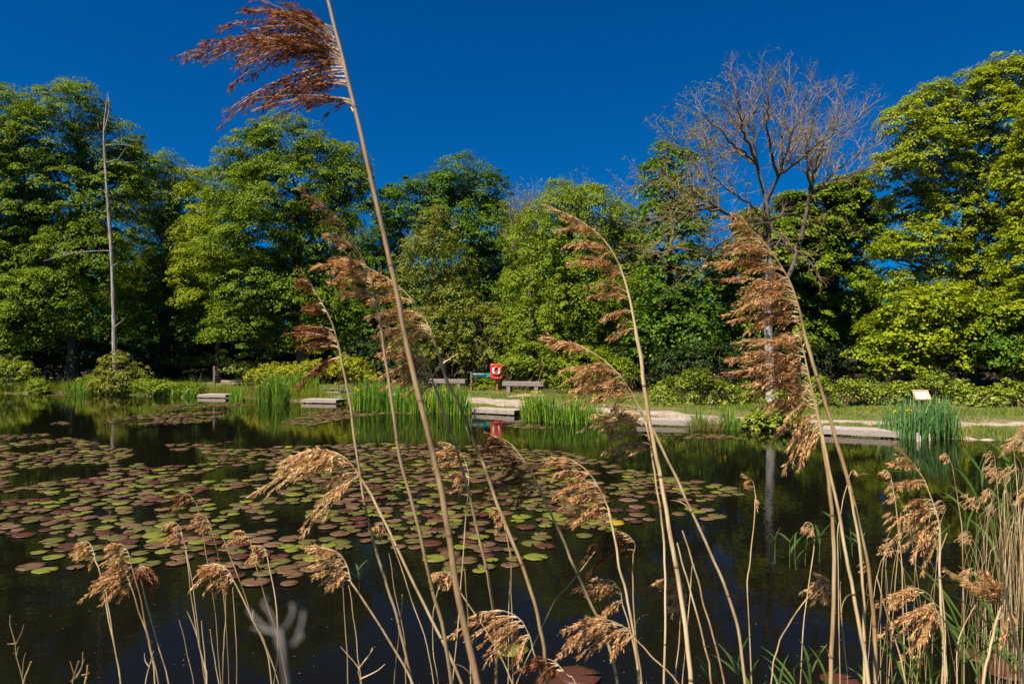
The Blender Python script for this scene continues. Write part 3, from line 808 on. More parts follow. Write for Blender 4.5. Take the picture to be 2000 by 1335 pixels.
# the dead standing trunk
d = 42.2
xb = P(228, 760, d)[0]
root = empty('dead_tree', (xb, d, gz(xb, d) - .1), 'tall dead pale tree trunk with a few broken branches', 'tree')
tb = MB()
tk = smooth_path([(xb, d, gz(xb, d) - .1), P(224, 690, d), P(222, 600, d), P(217, 480, d), P(208, 360, d), P(203, 260, d), P(207, 215, d), P(209, 186, d)], 40)
tb.tube(tk, np.interp(np.linspace(0, 1, 40), [0, .15, .5, .8, .93, 1], [.18, .135, .09, .045, .03, .008]) * (1 + .06 * rng.normal(size=40)), 10)
tb.build('trunk', M['snag'], root)
for pts, r0 in [([(204, 255, 0), (212, 225, -.2), (213, 205, -.2), (210, 180, -.1)], .05), ([(206, 285, 0), (225, 282, .3), (255, 284, .5)], .04), ([(207, 318, 0), (230, 312, .3), (244, 318, .5), (262, 316, .7)], .04),
                ([(230, 313, .3), (238, 300, .3), (245, 290, .4)], .02), ([(212, 352, 0), (203, 350, -.3), (196, 342, -.5)], .035), ([(216, 490, 0), (190, 490, -.3), (145, 494, -.6), (105, 504, -.8), (84, 510, -.8)], .035),
                ([(145, 494, -.8), (110, 490, -1), (102, 480, -1)], .02), ([(222, 640, 0), (232, 632, -.3), (245, 620, -.5)], .04), ([(208, 340, 0), (190, 330, -.3), (188, 318, -.3)], .025), ([(219, 520, 0), (232, 512, -.2)], .03),
                ([(203, 262, 0), (193, 250, -.2), (190, 238, -.2)], .025)]:
    bb = MB(); pp = smooth_path([P(a, b_, d + c) for a, b_, c in pts], 9)
    bb.tube(pp, np.linspace(r0, r0 * .3, 9), 6)
    bb.build('broken_branch', M['snag'], root)


# ------------------------------------------------------------------ blades: iris, bulrush, grass
def blades(base, h, wdt, lean, rng, droop=.25, seg=4):
    """strips that taper to a point and bend over"""
    k = len(base)
    th = rng.uniform(0, 2 * math.pi, k)
    ld = np.stack((np.cos(th), np.sin(th), np.zeros(k)), 1) * (np.abs(rng.normal(size=k)) * lean)[:, None]
    ph = rng.uniform(0, 2 * math.pi, k)
    side = np.stack((np.cos(ph), np.sin(ph), np.zeros(k)), 1)
    bend = (rng.uniform(0, 1, k) ** 3 * droop)[:, None]
    out = []
    ts = np.linspace(0, 1, seg + 1)
    cen = []
    for t in ts:
        c = base + np.array((0, 0, 1)) * (h * t)[:, None] * (1 - bend * t * t * .6) + ld * (h * (t * .6 + t * t * .4))[:, None] + unit(ld + 1e-6) * (bend * (h * t ** 2.5)[:, None])
        wv_ = wdt * (np.interp(t, [0, .45, .8, 1], [.8, 1, .6, .04]))
        cen.append((c - side * wv_[:, None] * .5, c + side * wv_[:, None] * .5))
    V = np.stack([x for pr in cen for x in pr], 1)       # k, 2(seg+1), 3
    F = np.array([(2 * i, 2 * i + 1, 2 * i + 3, 2 * i + 2) for i in range(seg)])
    F = (np.arange(k)[:, None, None] * (2 * seg + 2) + F[None]).reshape(-1, 4)
    return V.reshape(-1, 3), F


def flower_mesh(c, s, rng):
    b = MB()
    for k in range(3):
        a = k * 2.094 + rng.uniform(0, 2)
        o = np.array((math.cos(a), math.sin(a), 0)); sd_ = np.array((-math.sin(a), math.cos(a), 0))
        b.add([c, c + o * .5 * s + sd_ * .3 * s + (0, 0, .12 * s), c + o * .9 * s + (0, 0, -.35 * s), c + o * .5 * s - sd_ * .3 * s + (0, 0, .12 * s)], [(0, 1, 2, 3)])
        o2 = np.array((math.cos(a + 1), math.sin(a + 1), 0))
        b.add([c, c + o2 * .2 * s + sd_ * .12 * s + (0, 0, .35 * s), c + o2 * .15 * s + (0, 0, .7 * s), c + o2 * .2 * s - sd_ * .12 * s + (0, 0, .35 * s)], [(0, 1, 2, 3)])
    return b


def clump(name, label, x0, x1, yb, yt, n_, mat='iris', flowers=(), seed=1, wd=.030, lean=.10, depth=.9, group=None, droop=.3, cat='water plant'):
    rng = np.random.default_rng(seed)
    c = G((x0 + x1) / 2, yb, 0.0)
    d = c[1]
    hw = (x1 - x0) / 2 * d / FPX
    root = empty(name, (c[0], d + depth * .5, 0), label, cat, group)
    sh = np.stack((rng.uniform(-1, 1, n_), rng.uniform(0, 1, n_)), 1)
    slope = np.interp(c[0], [-30, -15, 0, 5, 14], [-.3, -.6, -.8, -.35, -.1])
    bx = c[0] + sh[:, 0] * hw
    by = d + sh[:, 1] * depth + (sh[:, 0] * hw) * slope * .8
    bz = np.maximum(ground(bx, by), -.25) - .02
    H = (yb - yt) / FPX * d
    edge = 1 - .35 * np.abs(sh[:, 0]) ** 3
    h = H * rng.uniform(.62, 1.06, n_) * edge - bz
    V, F = blades(np.stack((bx, by, bz), 1), h, wd * rng.uniform(.6, 1.25, n_), lean, rng, droop)
    b = MB(); b.add(V, F, 0, True)
    b.build('blades', M[mat], root)
    # dead straw-coloured stalks near the waterline
    k = max(6, n_ // 14)
    V, F = blades(np.stack((bx[:k], by[:k] - .1, bz[:k]), 1), h[:k] * rng.uniform(.2, .6, k), np.full(k, wd * .6), lean * 2, rng, .6)
    b = MB(); b.add(V, F, 0, True); b.build('dead_blades', M['sedge'], root)
    for fx, fy in flowers:
        fc = P(fx, fy, d + rng.uniform(0, .25))
        fo = flower_mesh(fc, .085, rng)
        fo.tube([fc - (0, 0, .8), fc], [.006, .005], 4, 1, cap=False)
        fo.build('flower', [M['flower'], M['iris']], root)
    return root


clump('iris_clump', 'short iris tuft on the bank left of the waterside bush', 115, 175, 770, 738, 220, seed=1)
clump('iris_clump', 'loose iris fringe along the bank right of the waterside bush', 285, 385, 775, 747, 260, seed=2, lean=.2)
clump('iris_clump', 'small dark iris tuft against the right end of the far left platform', 444, 474, 783, 749, 160, seed=3, depth=.5)
clump('iris_clump', 'tall iris bed left of the second platform, with a knot of yellow flowers', 497, 560, 788, 716, 460, flowers=[(510, 746), (518, 741), (524, 749), (506, 752)], seed=4)
clump('iris_clump', 'tall iris bed touching the left end of the second platform', 552, 622, 781, 716, 460, seed=5)
clump('iris_clump', 'iris bed just right of the second platform, behind a thin dark reed', 678, 762, 803, 730, 520, flowers=[(694, 757), (699, 761)], seed=6)
clump('iris_clump', 'iris bed crossed by the tallest reed stem', 756, 842, 807, 738, 520, flowers=[(783, 769), (822, 775), (829, 768), (815, 771)], seed=7)
clump('iris_clump', 'iris bed ending at the left of the middle platform, below the half hidden bench', 836, 918, 809, 742, 520, flowers=[(845, 763), (868, 760), (889, 765)], seed=8)
clump('iris_clump', 'bright iris bed right of the middle platform with many yellow flowers', 1020, 1090, 824, 764, 460,
      flowers=[(1019, 776), (1026, 769), (1040, 765), (1048, 766), (1034, 781), (1022, 784), (1016, 790), (1055, 764)], seed=9)
clump('iris_clump', 'looser iris bed right of the brightest one, under the long reed plumes', 1084, 1178, 829, 774, 420, flowers=[(1113, 765), (1122, 768), (1160, 771)], seed=10, lean=.18)
clump('iris_clump', 'slim dark iris tuft at the end of the fourth platform', 1360, 1377, 838, 790, 60, seed=11, depth=.3)
clump('sedge_tuft', 'brownish sedge tuft spilling over the fourth platform end', 1350, 1412, 842, 803, 420, 'sedge', seed=12, wd=.010, lean=.3, depth=.5)
clump('iris_clump', 'upright iris tuft with two yellow flowers right of the brown sedge', 1410, 1440, 840, 786, 90, flowers=[(1406, 782), (1416, 787)], seed=13, depth=.35)
clump('bulrush_clump', 'tall blue green bulrushes right of the last platform, in front of the information board', 1754, 1822, 858, 768, 190, 'cattail', flowers=[(1749, 803), (1776, 800)], seed=14, wd=.034, lean=.15)
clump('bulrush_clump', 'tall blue green bulrushes right of the information board', 1818, 1884, 858, 766, 190, 'cattail', seed=15, wd=.034, lean=.15)

# grass on the banks: uncountable
rng = np.random.default_rng(77)
n_ = 330000
gxr = rng.uniform(-34, 22, n_); gyr = rng.uniform(16, 52, n_)
s = sdist(gxr, gyr); pd = path_dist(gxr, gyr)
shore_fringe = (s > .0) & (s < .7)
keep = (s > .0) & (s < 9) & (pd > path_half(gxr) - .04 + rng.normal(size=n_) * .14) & (rng.uniform(size=n_) < np.where(pd < 1.6, .6, 1) * np.where(s > 6, .4, 1))
px_, py_ = proj(gxr, gyr, .3)
keep &= (px_ > -60) & (px_ < 2060)
for q0, q1 in (((1715, 834), .6), ((1030, 776), .6), ((655, 770), .5), ((1905, 838), .4)):
    c = G(*q0, .3); keep &= ~((np.abs(gxr - c[0]) < q1 * 1.3) & (np.abs(gyr - c[1]) < q1 * .6) & (rng.uniform(size=n_) < .8))
gxr, gyr = gxr[keep], gyr[keep]; s = s[keep]; pd = pd[keep]
h = rng.uniform(.05, .15, len(gxr)) * np.where(s < .8, 2.2, 1) * np.where(pd < 1.5, .6, 1)
h *= np.where((gxr < -9) & (s < 6) & (pd > 2.6), 2.4, 1) * np.where((gxr < -9) & (pd < 2.6), .6, 1) * (1 + .8 * np.clip(np.sin(gxr * 1.9) * np.sin(gyr * 2.3 + gxr), 0, 1))
V, F = blades(np.stack((gxr, gyr, ground(gxr, gyr) - .01), 1), h, np.full(len(gxr), .018), .35, rng, .5, 2)
b = MB(); b.add(V, F)
tag(b.build('bank_grass', M['grass']), kind='stuff')


# ------------------------------------------------------------------ fishing platforms
def platform(label, pl, pr, depth=.95):
    a = G(*pl, 0.0); b_ = G(*pr, 0.0)
    t = unit((b_ - a)[:2]); L = np.linalg.norm((b_ - a)[:2])
    nrm = np.array((-t[1], t[0]))
    if nrm[1] < 0: nrm = -nrm
    ang = math.atan2(t[1], t[0])
    root = empty('fishing_platform', (a[0], a[1], 0), label, 'platform', 'timber fishing platforms along the far bank')
    def at(u, v, z): return (a[0] + t[0] * u + nrm[0] * v, a[1] + t[1] * u + nrm[1] * v, z)
    npl = 7
    wpl = depth / npl
    bd = MB()
    for k in range(npl):
        jz = random.uniform(-.002, .002)
        bd.box(at(L / 2, wpl * (k + .5) + .03, .174 + jz), (L - .01 + random.uniform(-.012, .012), wpl - .010, .032), 0, ang)
    bd.build('deck_boards', M['deck'], root)
    f_ = MB(); f_.box(at(L / 2, .012, .112), (L + .02, .035, .140), 0, ang); f_.build('front_fascia', M['deck'], root)
    for u in (.02, L - .02):
        e = MB(); e.box(at(u, depth / 2 + .032, .105), (.034, depth, .10), 0, ang); e.build('side_beam', M['deck_dark'], root)  # dark beam colour paints in the shaded platform ends
    for u in (.12, L - .12):
        for v in (.12, depth - .1):
            p_ = MB(); c = np.array(at(u, v, 0)); p_.tube([c + (0, 0, -.7), c + (0, 0, .155)], [.05, .05], 10); p_.build('support_post', M['deck_dark'], root)
    for u in np.linspace(.15, L - .15, 4):
        s_ = MB(); s_.tube([at(u, -.004, .11), at(u, -.012, .11)], [.011, .011], 8); s_.build('bolt', M['node'], root)
    return root


platform('far left timber platform beside the small dark iris tuft', (386, 776.5), (440, 777.5))
platform('timber platform between the two tall iris beds', (588.8, 787), (656, 788.5))
platform('timber platform in line with the red lifebuoy case', (915.2, 806.5), (1003.7, 811.5))
platform('timber platform half covered by the brownish sedge tuft', (1244, 830), (1362, 834))
platform('timber platform ending at the tall bulrushes', (1604, 849.5), (1755, 857))


# ------------------------------------------------------------------ benches, signs, posts
def bench(label, px0, px1, d, z_top, ang=-.30):
    a = P(px0, 750, d)
    L = 2.05
    ca, sa = math.cos(ang), math.sin(ang)
    gx0 = a[0]; gy0 = d
    def at(u, v, z): return (gx0 + ca * u - sa * v, gy0 + sa * u + ca * v, z)
    zg = gz(*at(L / 2, .2, 0)[:2])
    root = empty('timber_bench', at(L / 2, .2, zg), label, 'bench')
    s_ = MB(); s_.box(at(L / 2, .20, z_top - .11), (L, .44, .22), 0, ang)
    o = s_.build('seat', M['bench'], root)
    bv = o.modifiers.new('bevel', 'BEVEL'); bv.width = .012; bv.segments = 2
    for u in (.30, L - .36):
        g_ = zg - .08
        l_ = MB(); l_.box(at(u, .20, (z_top - .222 + g_) / 2), (.18, .40, z_top - .222 - g_), 0, ang); l_.build('leg', M['bench'], root)
    return root


bench('chunky weathered timber bench right of the red lifebuoy case', 981, 1060, 34.6, .98)
bench('timber bench half hidden behind the iris beds, left of the green name board', 838, 896, 38.2, .98)

# lifebuoy housing
d = 36.2
cx, cz = P(970, 725, d)[0], P(970, 725, d)[2]
zg = gz(cx, d)
root = empty('lifebuoy_station', (cx, d, zg), 'red rounded lifebuoy case with white banded ring on an orange brown post', 'lifebuoy')
p_ = MB(); p_.box((cx + .01, d + .10, (zg - .1 + cz - .3) / 2), (.11, .11, cz - .3 - zg + .1)); p_.build('post', M['rust'], root)


def rounded_plate(w_, h_, r_, n=6):
    o = []
    for sx, sy, a0 in ((1, 1, 0), (-1, 1, 90), (-1, -1, 180), (1, -1, 270)):
        for k in range(n + 1):
            a = R(a0 + 90 * k / n)
            o.append((sx * (w_ / 2 - r_) + r_ * math.cos(a), sy * (h_ / 2 - r_) + r_ * math.sin(a)))
    return np.array(o)


Wc, Hc = .64, .80
cs_ = MB()
secs = [(.14, 0.94), (.10, 1.0), (-.02, 1.0), (-.07, .95), (-.085, .88)]
ringn = []
for yy, sc in secs:
    o = rounded_plate(Wc * sc, Hc * sc, .11 * sc)
    ringn.append(np.stack((cx + o[:, 0], np.full(len(o), d + yy), cz + o[:, 1]), 1))
k = len(ringn[0])
V = np.concatenate(ringn)
F = [(i * k + j, i * k + (j + 1) % k, (i + 1) * k + (j + 1) % k, (i + 1) * k + j) for i in range(len(secs) - 1) for j in range(k)]
cs_.add(V, F, 0, True)
cs_.add(ringn[-1], [list(range(k))], 0)
cs_.add(ringn[0], [list(range(k))[::-1]], 0)
case = cs_.build('case', M['red'], root)
zr = cz + .03


def ring_mb(R0, r0, y, a0, a1, n=40, sides=10, grow_=0.0):
    th = np.linspace(a0, a1, n)
    b = MB(); b.tube(np.stack((cx + R0 * np.cos(th), np.full(n, y), zr + R0 * np.sin(th) * 1.08), 1), np.full(n, r0), sides, cap=True)
    return b


rec = MB()
th = np.linspace(0, 2 * math.pi, 41)[:-1]
oc = np.stack((cx + .245 * np.cos(th), np.full(40, d - .0875), zr + .27 * np.sin(th)), 1)
rec.add(oc, [list(range(40))], 0)
rec.build('recess', M['red_dark'], root)
rg = ring_mb(.165, .055, d - .095, 0, 2 * math.pi, 48).build('ring_buoy', M['red'], root)
for a in (0, 180):
    ring_mb(.165, .061, d - .097, R(a - 48), R(a + 48), 20).build('white_band', M['white'], rg)
hub = MB(); oc = np.stack((cx + .085 * np.cos(th), np.full(40, d - .10), zr + .10 * np.sin(th)), 1)
hub.add(oc, [list(range(40))], 0)
hub.add(np.concatenate((oc, oc + (0, .02, 0))), [(i, i + 40, (i + 1) % 40 + 40, (i + 1) % 40) for i in range(40)], 0)
hub.build('centre_boss', M['red'], root)
for sx in (-.045, .045):
    bb = MB(); bb.tube([(cx + sx, d - .07, cz - .31), (cx + sx, d - .105, cz - .31)], [.022, .022], 10); bb.build('latch', M['white'], root)

# pond name board
d = 36.6
x0 = P(921, 740, d)[0]; zt = P(921, 726.5, d)[2]
zg = gz(x0, d)
root = empty('name_board', (x0, d, zg), 'green finger board reading Fishing Pond on a weathered post', 'sign')
p_ = MB(); p_.box((x0 - .02, d + .03, (zg - .1 + zt + .02) / 2), (.09, .09, zt + .02 - zg + .1)); p_.build('post', M['post'], root)
bw, bh = .92, .235
bm_ = MB(); bm_.box((x0 + .04 + bw / 2, d - .035, zt - bh / 2 - .03), (bw, .03, bh)); bo = bm_.build('board', M['green'], root)
e_ = MB(); e_.box((x0 + .04 + bw - .11, d - .052, zt - bh / 2 - .03), (.20, .006, bh - .03)); e_.build('teal_panel', M['teal'], bo)
bo_e = [c for c in bo.children][0]
bo_e.location = (0, 0, 0)
e_ = MB(); e_.box((x0 + .04 + .60, d - .052, zt - .09), (.16, .006, .09)); q_ = e_.build('teal_panel', M['teal'], bo); q_.location = (0, 0, 0)
fc = bpy.data.curves.new('lettering', 'FONT'); fc.body = 'Fishing Pond'; fc.size = .098; fc.extrude = .002; fc.offset = .0022
tmp = bpy.data.objects.new('lettering_curve', fc); COL.objects.link(tmp)
fme = bpy.data.meshes.new_from_object(tmp.evaluated_get(bpy.context.evaluated_depsgraph_get()))
bpy.data.objects.remove(tmp)
fme.materials.clear(); fme.materials.append(M['white'])
fo = bpy.data.objects.new('lettering', fme); COL.objects.link(fo)
fo.parent = bo
fo.location = (x0 + .075, d - .0535, zt - .115)
fo.rotation_euler = (math.pi / 2, 0, 0)
# white_band, teal_panel: children of meshes that already carry the root offset
for o in rg.children: o.location = (0, 0, 0)

# information board on two posts
d = 22.4
x0, x1 = P(1785, 770, d)[0], P(1815, 770, d)[0]
zb, zt = P(1800, 781, d)[2], P(1800, 763, d)[2]
cx2 = (x0 + x1) / 2
zg = gz(cx2, d)
root = empty('information_board', (cx2, d, zg), 'small tilted information board in a pale timber frame on two short posts', 'sign')
ta = R(38)


def slab(name, mat, w_, h_, th_, off, par, dx=0, dz=0):
    up_ = np.array((0, math.sin(ta), math.cos(ta))); nn = np.array((0, -math.cos(ta), math.sin(ta))); rt = np.array((1, 0, 0))
    c = np.array((cx2, d, (zb + zt) / 2)) + nn * off + rt * dx + up_ * dz
    v = [c + rt * sx * w_ / 2 + up_ * sz * h_ / 2 + nn * sy * th_ / 2 for sx in (-1, 1) for sy in (-1, 1) for sz in (-1, 1)]
    b = MB(); b.add(v, [(0, 1, 3, 2), (4, 6, 7, 5), (0, 4, 5, 1), (2, 3, 7, 6), (0, 2, 6, 4), (1, 5, 7, 3)])
    o = b.build(name, mat, root)
    return o


hh = (zt - zb) / math.cos(ta)
slab('backboard', M['lectern'], x1 - x0, hh, .035, 0, root)
fw = .045
for nm, w_, h_, dx, dz in (('frame_rail', x1 - x0, fw, 0, hh / 2 - fw / 2), ('frame_rail', x1 - x0, fw, 0, -hh / 2 + fw / 2), ('frame_stile', fw, hh - 2 * fw, (x1 - x0) / 2 - fw / 2 - .002, 0),
                           ('frame_stile', fw, hh - 2 * fw, -(x1 - x0) / 2 + fw / 2 + .002, 0)):
    slab(nm, M['lectern'], w_, h_, .025, .031, root, dx, dz)
slab('printed_panel', M['panel'], x1 - x0 - 2 * fw - .012, hh - 2 * fw - .006, .004, .021, root, -.004)
for px in (1792, 1804):
    xx = P(px, 790, d)[0]
    b = MB(); b.box((xx, d + .06, (zg - .1 + zb + .05) / 2), (.07, .07, zb + .05 - zg + .1)); b.build('post', M['post'], root)

# marker post at the left
d = 39.5
xx = P(418.5, 730, d)[0]; zt = P(418, 714.6, d)[2]; zg = gz(xx, d)
root = empty('marker_post', (xx, d, zg), 'lone timber marker post with a small blue tag by the path bend', 'post')
b = MB(); b.box((xx, d, (zg - .1 + zt) / 2), (.10, .10, zt - zg + .1)); b.build('post', M['post'], root)
b = MB(); b.box((xx + .075, d - .02, zt - .42), (.045, .02, .24)); b.build('tag', M['blue'], root)

# pale broken stubs at the waterline in the bulrushes
for k, (px, y0, y1, lab) in enumerate([(1792.5, 862, 845, 'thick pale stub standing in water among the bulrushes'), (1797.5, 862, 850, 'slim pale stub beside a thicker one among the bulrushes'),
                                       (1815.5, 861, 847, 'leaning pale stub at the foot of the bulrushes')]):
    a = G(px, y0, 0); zt = P(px, y1, a[1])[2]
    b = MB(); b.tube([(a[0] + (.03 if k == 2 else 0), a[1], -.25), (a[0], a[1], zt)], [.034 - .012 * (k > 0), .030 - .012 * (k > 0)], 10)
    tag(b.build('wooden_stub', M['stub']), lab, 'stub')

# ------------------------------------------------------------------ lily pads
def in_poly(px, py, poly):
    r = False
    for (x1, y1), (x2, y2) in zip(poly, poly[1:] + poly[:1]):
        if (y1 > py) != (y2 > py) and px < x1 + (py - y1) * (x2 - x1) / (y2 - y1): r = not r
    return r


PZ = .012
POLY = [([(-140, 1000), (0, 955), (300, 930), (480, 940), (560, 872), (700, 866), (900, 868), (1100, 882), (1250, 922), (1420, 948), (1445, 965), (1340, 985), (1412, 1000), (1400, 1022), (1300, 1008), (1200, 1030), (1150, 1050),
           (1092, 1062), (1090, 1082), (1010, 1108), (880, 1125), (830, 1100), (760, 1062), (700, 1058), (640, 1090), (612, 1135), (520, 1150), (440, 1130), (370, 1105), (300, 1112), (170, 1128), (90, 1118), (0, 1088), (-140, 1090)], .95),
        ([(-140, 850), (90, 848), (180, 862), (260, 880), (235, 905), (60, 915), (-140, 915)], .8),
        ([(270, 905), (330, 868), (480, 862), (560, 872), (480, 940), (300, 930), (60, 960), (-140, 960), (-140, 925), (150, 915)], .42),
        ([(200, 826), (250, 810), (330, 806), (440, 803), (430, 822), (300, 830)], .6),
        ([(280, 797), (330, 791), (470, 787), (480, 792), (330, 799)], .9),
        ([(65, 830), (130, 822), (132, 828)], .7),
        ([(545, 826), (600, 806), (660, 797), (760, 799), (812, 804), (800, 809), (700, 813), (610, 831)], 1.2),
        ([(985, 832), (1020, 823), (1110, 828), (1090, 836), (1000, 837)], .8),
        ([(1290, 850), (1380, 846), (1460, 852), (1440, 858), (1300, 856)], .5),
        ([(90, 772), (150, 768), (165, 772), (100, 776)], .6)]
rng = np.random.default_rng(5)
pads = []
cell = {}
for poly, dens in POLY:
    W = [G(x, y, 0)[:2] for x, y in poly]
    ax = min(p[0] for p in W), max(p[0] for p in W); ay = min(p[1] for p in W), max(p[1] for p in W)
    for _ in range(int((ax[1] - ax[0]) * (ay[1] - ay[0]) * 60)):
        x, y = rng.uniform(*ax), rng.uniform(*ay)
        px, py = proj(x, y, 0)
        if not in_poly(px, py, poly): continue
        nz = .5 + .5 * math.sin(x * 1.9 + 1.3 * math.sin(y * .8)) * math.sin(y * 1.25 + 1.1 * math.sin(x * .7))
        if dens < .9 and nz < .55 - dens * .3: continue
        nf = math.sin(x * 3.1 + y * 1.7) * math.sin(y * 2.9 - x * 1.1 + 1)
        if dens >= .9 and nz + .20 * nf < .33 and rng.uniform() < .9: continue
        r = rng.uniform(.080, .145) if rng.uniform() < .85 else rng.uniform(.07, .11)
        if rng.uniform() > min(1, dens): continue
        cx_, cy_ = int(x // .4), int(y // .4)
        ok = True
        for i in (-1, 0, 1):
            for j in (-1, 0, 1):
                for (qx, qy, qr) in cell.get((cx_ + i, cy_ + j), ()):
                    if (x - qx) ** 2 + (y - qy) ** 2 < ((r + qr) * .80) ** 2: ok = False
        if not ok: continue
        cell.setdefault((cx_, cy_), []).append((x, y, r)); pads.append((x, y, r, px))
for px, py, r in [(1130, 1322, .15), (1085, 1330, .13), (1000, 1272, .12), (1905, 1282, .13), (1970, 1312, .16), (1640, 1330, .12)]:
    c = G(px, py, 0); pads.append((c[0], c[1], r, px))
pads.sort(key=lambda p: p[1] - 10 * p[2])


def pad_geo(rng, r=1.0):
    n_ = 26
    nw = rng.uniform(.10, .24)
    th = np.linspace(nw, 2 * math.pi - nw, n_)
    rr = r * (1 + .03 * np.sin(th * 2 + rng.uniform(0, 6)) + .02 * np.sin(th * 5 + rng.uniform(0, 6)))
    curl = .035 * np.maximum(0, np.sin(th * rng.integers(1, 3) + rng.uniform(0, 6))) + .012 * np.sin(th * 6 + rng.uniform(0, 6))
    outer = np.stack((rr * np.cos(th), rr * np.sin(th), curl + .01), 1)
    mid = np.stack((rr * .6 * np.cos(th), rr * .6 * np.sin(th), .012 + .006 * np.cos(th * 9)), 1)
    low = outer * (1, 1, 0) + (0, 0, -.03)
    cen = np.array([(.03, 0, .0)])
    V = np.concatenate((cen, mid, outer, low))
    F3 = [(0, 1 + i, 2 + i) for i in range(n_ - 1)]
    F4 = [(1 + i, 1 + n_ + i, 2 + n_ + i, 2 + i) for i in range(n_ - 1)] + [(1 + n_ + i, 1 + 2 * n_ + i, 2 + 2 * n_ + i, 2 + n_ + i) for i in range(n_ - 1)]
    return V, np.array(F3), np.array(F4)


KINDS = list(PADC)
PLAB = {'olive': 'dull olive green lily pad lying flat on the dark pond water', 'yellow green': 'bright yellow green lily pad lying flat on the dark pond water', 'brown': 'bronze brown lily pad lying flat on the dark pond water',
        'maroon': 'dark maroon lily pad lying flat on the dark pond water', 'dusky pink': 'pale dusky pink lily pad lying flat on the dark pond water', 'orange yellow': 'dying orange yellow lily pad among greener pads'}
protos = {}
for k in KINDS:
    protos[k] = []
    for v in range(4):
        b = MB(); V, F3, F4 = pad_geo(rng); b.add(V, F3, 0, True); b.f[-1] = (b.f[-1][0], 0, True)
        b.f.append((F4, 0, True))
        o = b.build('lily_pad', PADM[k])
        protos[k].append(o)


def kind_of(x, y, px):
    far = np.clip((y - 9) / 14, 0, 1)
    leftish = np.clip((700 - px) / 700, 0, 1)
    p_ = np.array([.38, .17 * (1 - far * .5), .20 + .1 * leftish, .17 + .04 * leftish, .07 + .13 * far, .0015])
    return KINDS[rng.choice(6, p=p_ / p_.sum())]


used = {}
rest = MB()
for i, (x, y, r, px) in enumerate(pads):
    k = kind_of(x, y, px)
    if px > 1080 and y < 6.2: k = 'maroon'
    v = int(rng.integers(4))
    a = rng.uniform(0, 2 * math.pi)
    tx, ty = rng.normal(size=2) * .012
    zz = PZ + rng.uniform(-.003, .006)
    if i < 300:
        pr = protos[k][v]
        if (k, v) in used:
            o = pr.copy(); COL.objects.link(o)
        else:
            o = pr; used[(k, v)] = 1
        o.location = (x, y, zz); o.scale = (r, r, r); o.rotation_euler = (tx, ty, a)
        tag(o, PLAB[k], 'lily pad', k + ' lily pads floating on the pond')
    else:
        V, F3, F4 = pad_geo(rng, 1)
        ca, sa = math.cos(a), math.sin(a)
        V = np.stack((V[:, 0] * ca - V[:, 1] * sa, V[:, 0] * sa + V[:, 1] * ca, V[:, 2]), 1) * r + (x, y, zz)
        mi = KINDS.index(k)
        rest.add(V, F3, mi, True); n0 = rest.n - len(V)
        rest.f.append((F4 + n0, mi, True))
for k in KINDS:
    for v in range(4):
        if (k, v) not in used: bpy.data.objects.remove(protos[k][v])
tag(rest.build('distant_lily_pads', [PADM[k] for k in KINDS]), kind='stuff')

# specks of fluff and fallen bits on the near water
k = 240
sx = rng.uniform(0, 2000, k); sy = 1100 + 260 * rng.uniform(0, 1, k) ** .8
sp = np.array([G(a, b_, .004) for a, b_ in zip(sx, sy)])
b = MB(); b.quads(leaf_quads(sp, np.tile((0, 0, 1.0), (k, 1)) + rng.normal(size=(k, 3)) * .1, .008, rng, .6))
tag(b.build('floating_debris', M['plume_pale']), kind='stuff')


# ------------------------------------------------------------------ reeds
def down_to_ground(p, dr):
    """continue a stem from the picture's lower edge to the soil or pond bed"""
    dr = unit(np.array(dr)); dr[2] = -abs(dr[2])
    dr = unit(dr * (.8, .8, 1) + np.array((0, 0, -.35)))
    pts = []
    q = np.array(p, float)
    for _ in range(40):
        q = q + dr * .12
        pts.append(q.copy())
        if q[2] < max(gz(q[0], q[1]), -.35) - .03: break
    return pts[::3] + [pts[-1]]


def finger(mb, wood, a, c, b_, rng, dens=1.0, wd=1.0, sl=.0085):
    """one drooping branch of a reed plume from a to b_ with its bulge point c"""
    L = np.linalg.norm(b_ - a)
    t = np.linspace(0, 1, 14)[:, None]
    yaw = np.array((0, rng.normal() * .22 * L, 0))
    cur = a * (1 - t) ** 2 + 2 * c * t * (1 - t) + (b_ + yaw) * t ** 2
    wood.tube(cur, np.linspace(.0008, .0003, 14), 3, cap=False)
    nh = int(max(14, L * 520 * dens))
    u = rng.uniform(.04, 1, nh) ** .9
    i = np.clip((u * 13).astype(int), 0, 12); fr = (u * 13 - i)[:, None]
    p0 = cur[i] * (1 - fr) + cur[i + 1] * fr
    td = unit(cur[i + 1] - cur[i])
    hl = L * .30 * wd * (1.02 - u) * rng.uniform(.4, 1.15, nh) + .006
    hd = unit(td + rng.normal(size=(nh, 3)) * np.array((.24, .30, .22)) + np.array((0, 0, -.12)))
    per = 6
    v = rng.uniform(.05, 1, (nh, per))
    droop = np.array((0, 0, -1.0)) * (v[..., None] ** 2 * hl[:, None, None] * .22)
    sp = p0[:, None] + hd[:, None] * (v * hl[:, None])[..., None] + droop
    sp = sp.reshape(-1, 3)
    sd_ = unit(np.repeat(hd, per, 0) + rng.normal(size=(nh * per, 3)) * .20 + np.array((0, 0, -.12)))
    ln = (sl * rng.uniform(.6, 1.3, nh * per))[:, None]
    sid = unit(np.cross(sd_, rng.normal(size=sd_.shape)))
    w_ = ln * .068
    mb.quads(np.stack((sp, sp + sd_ * ln * .45 + sid * w_, sp + sd_ * ln, sp + sd_ * ln * .45 - sid * w_), 1))


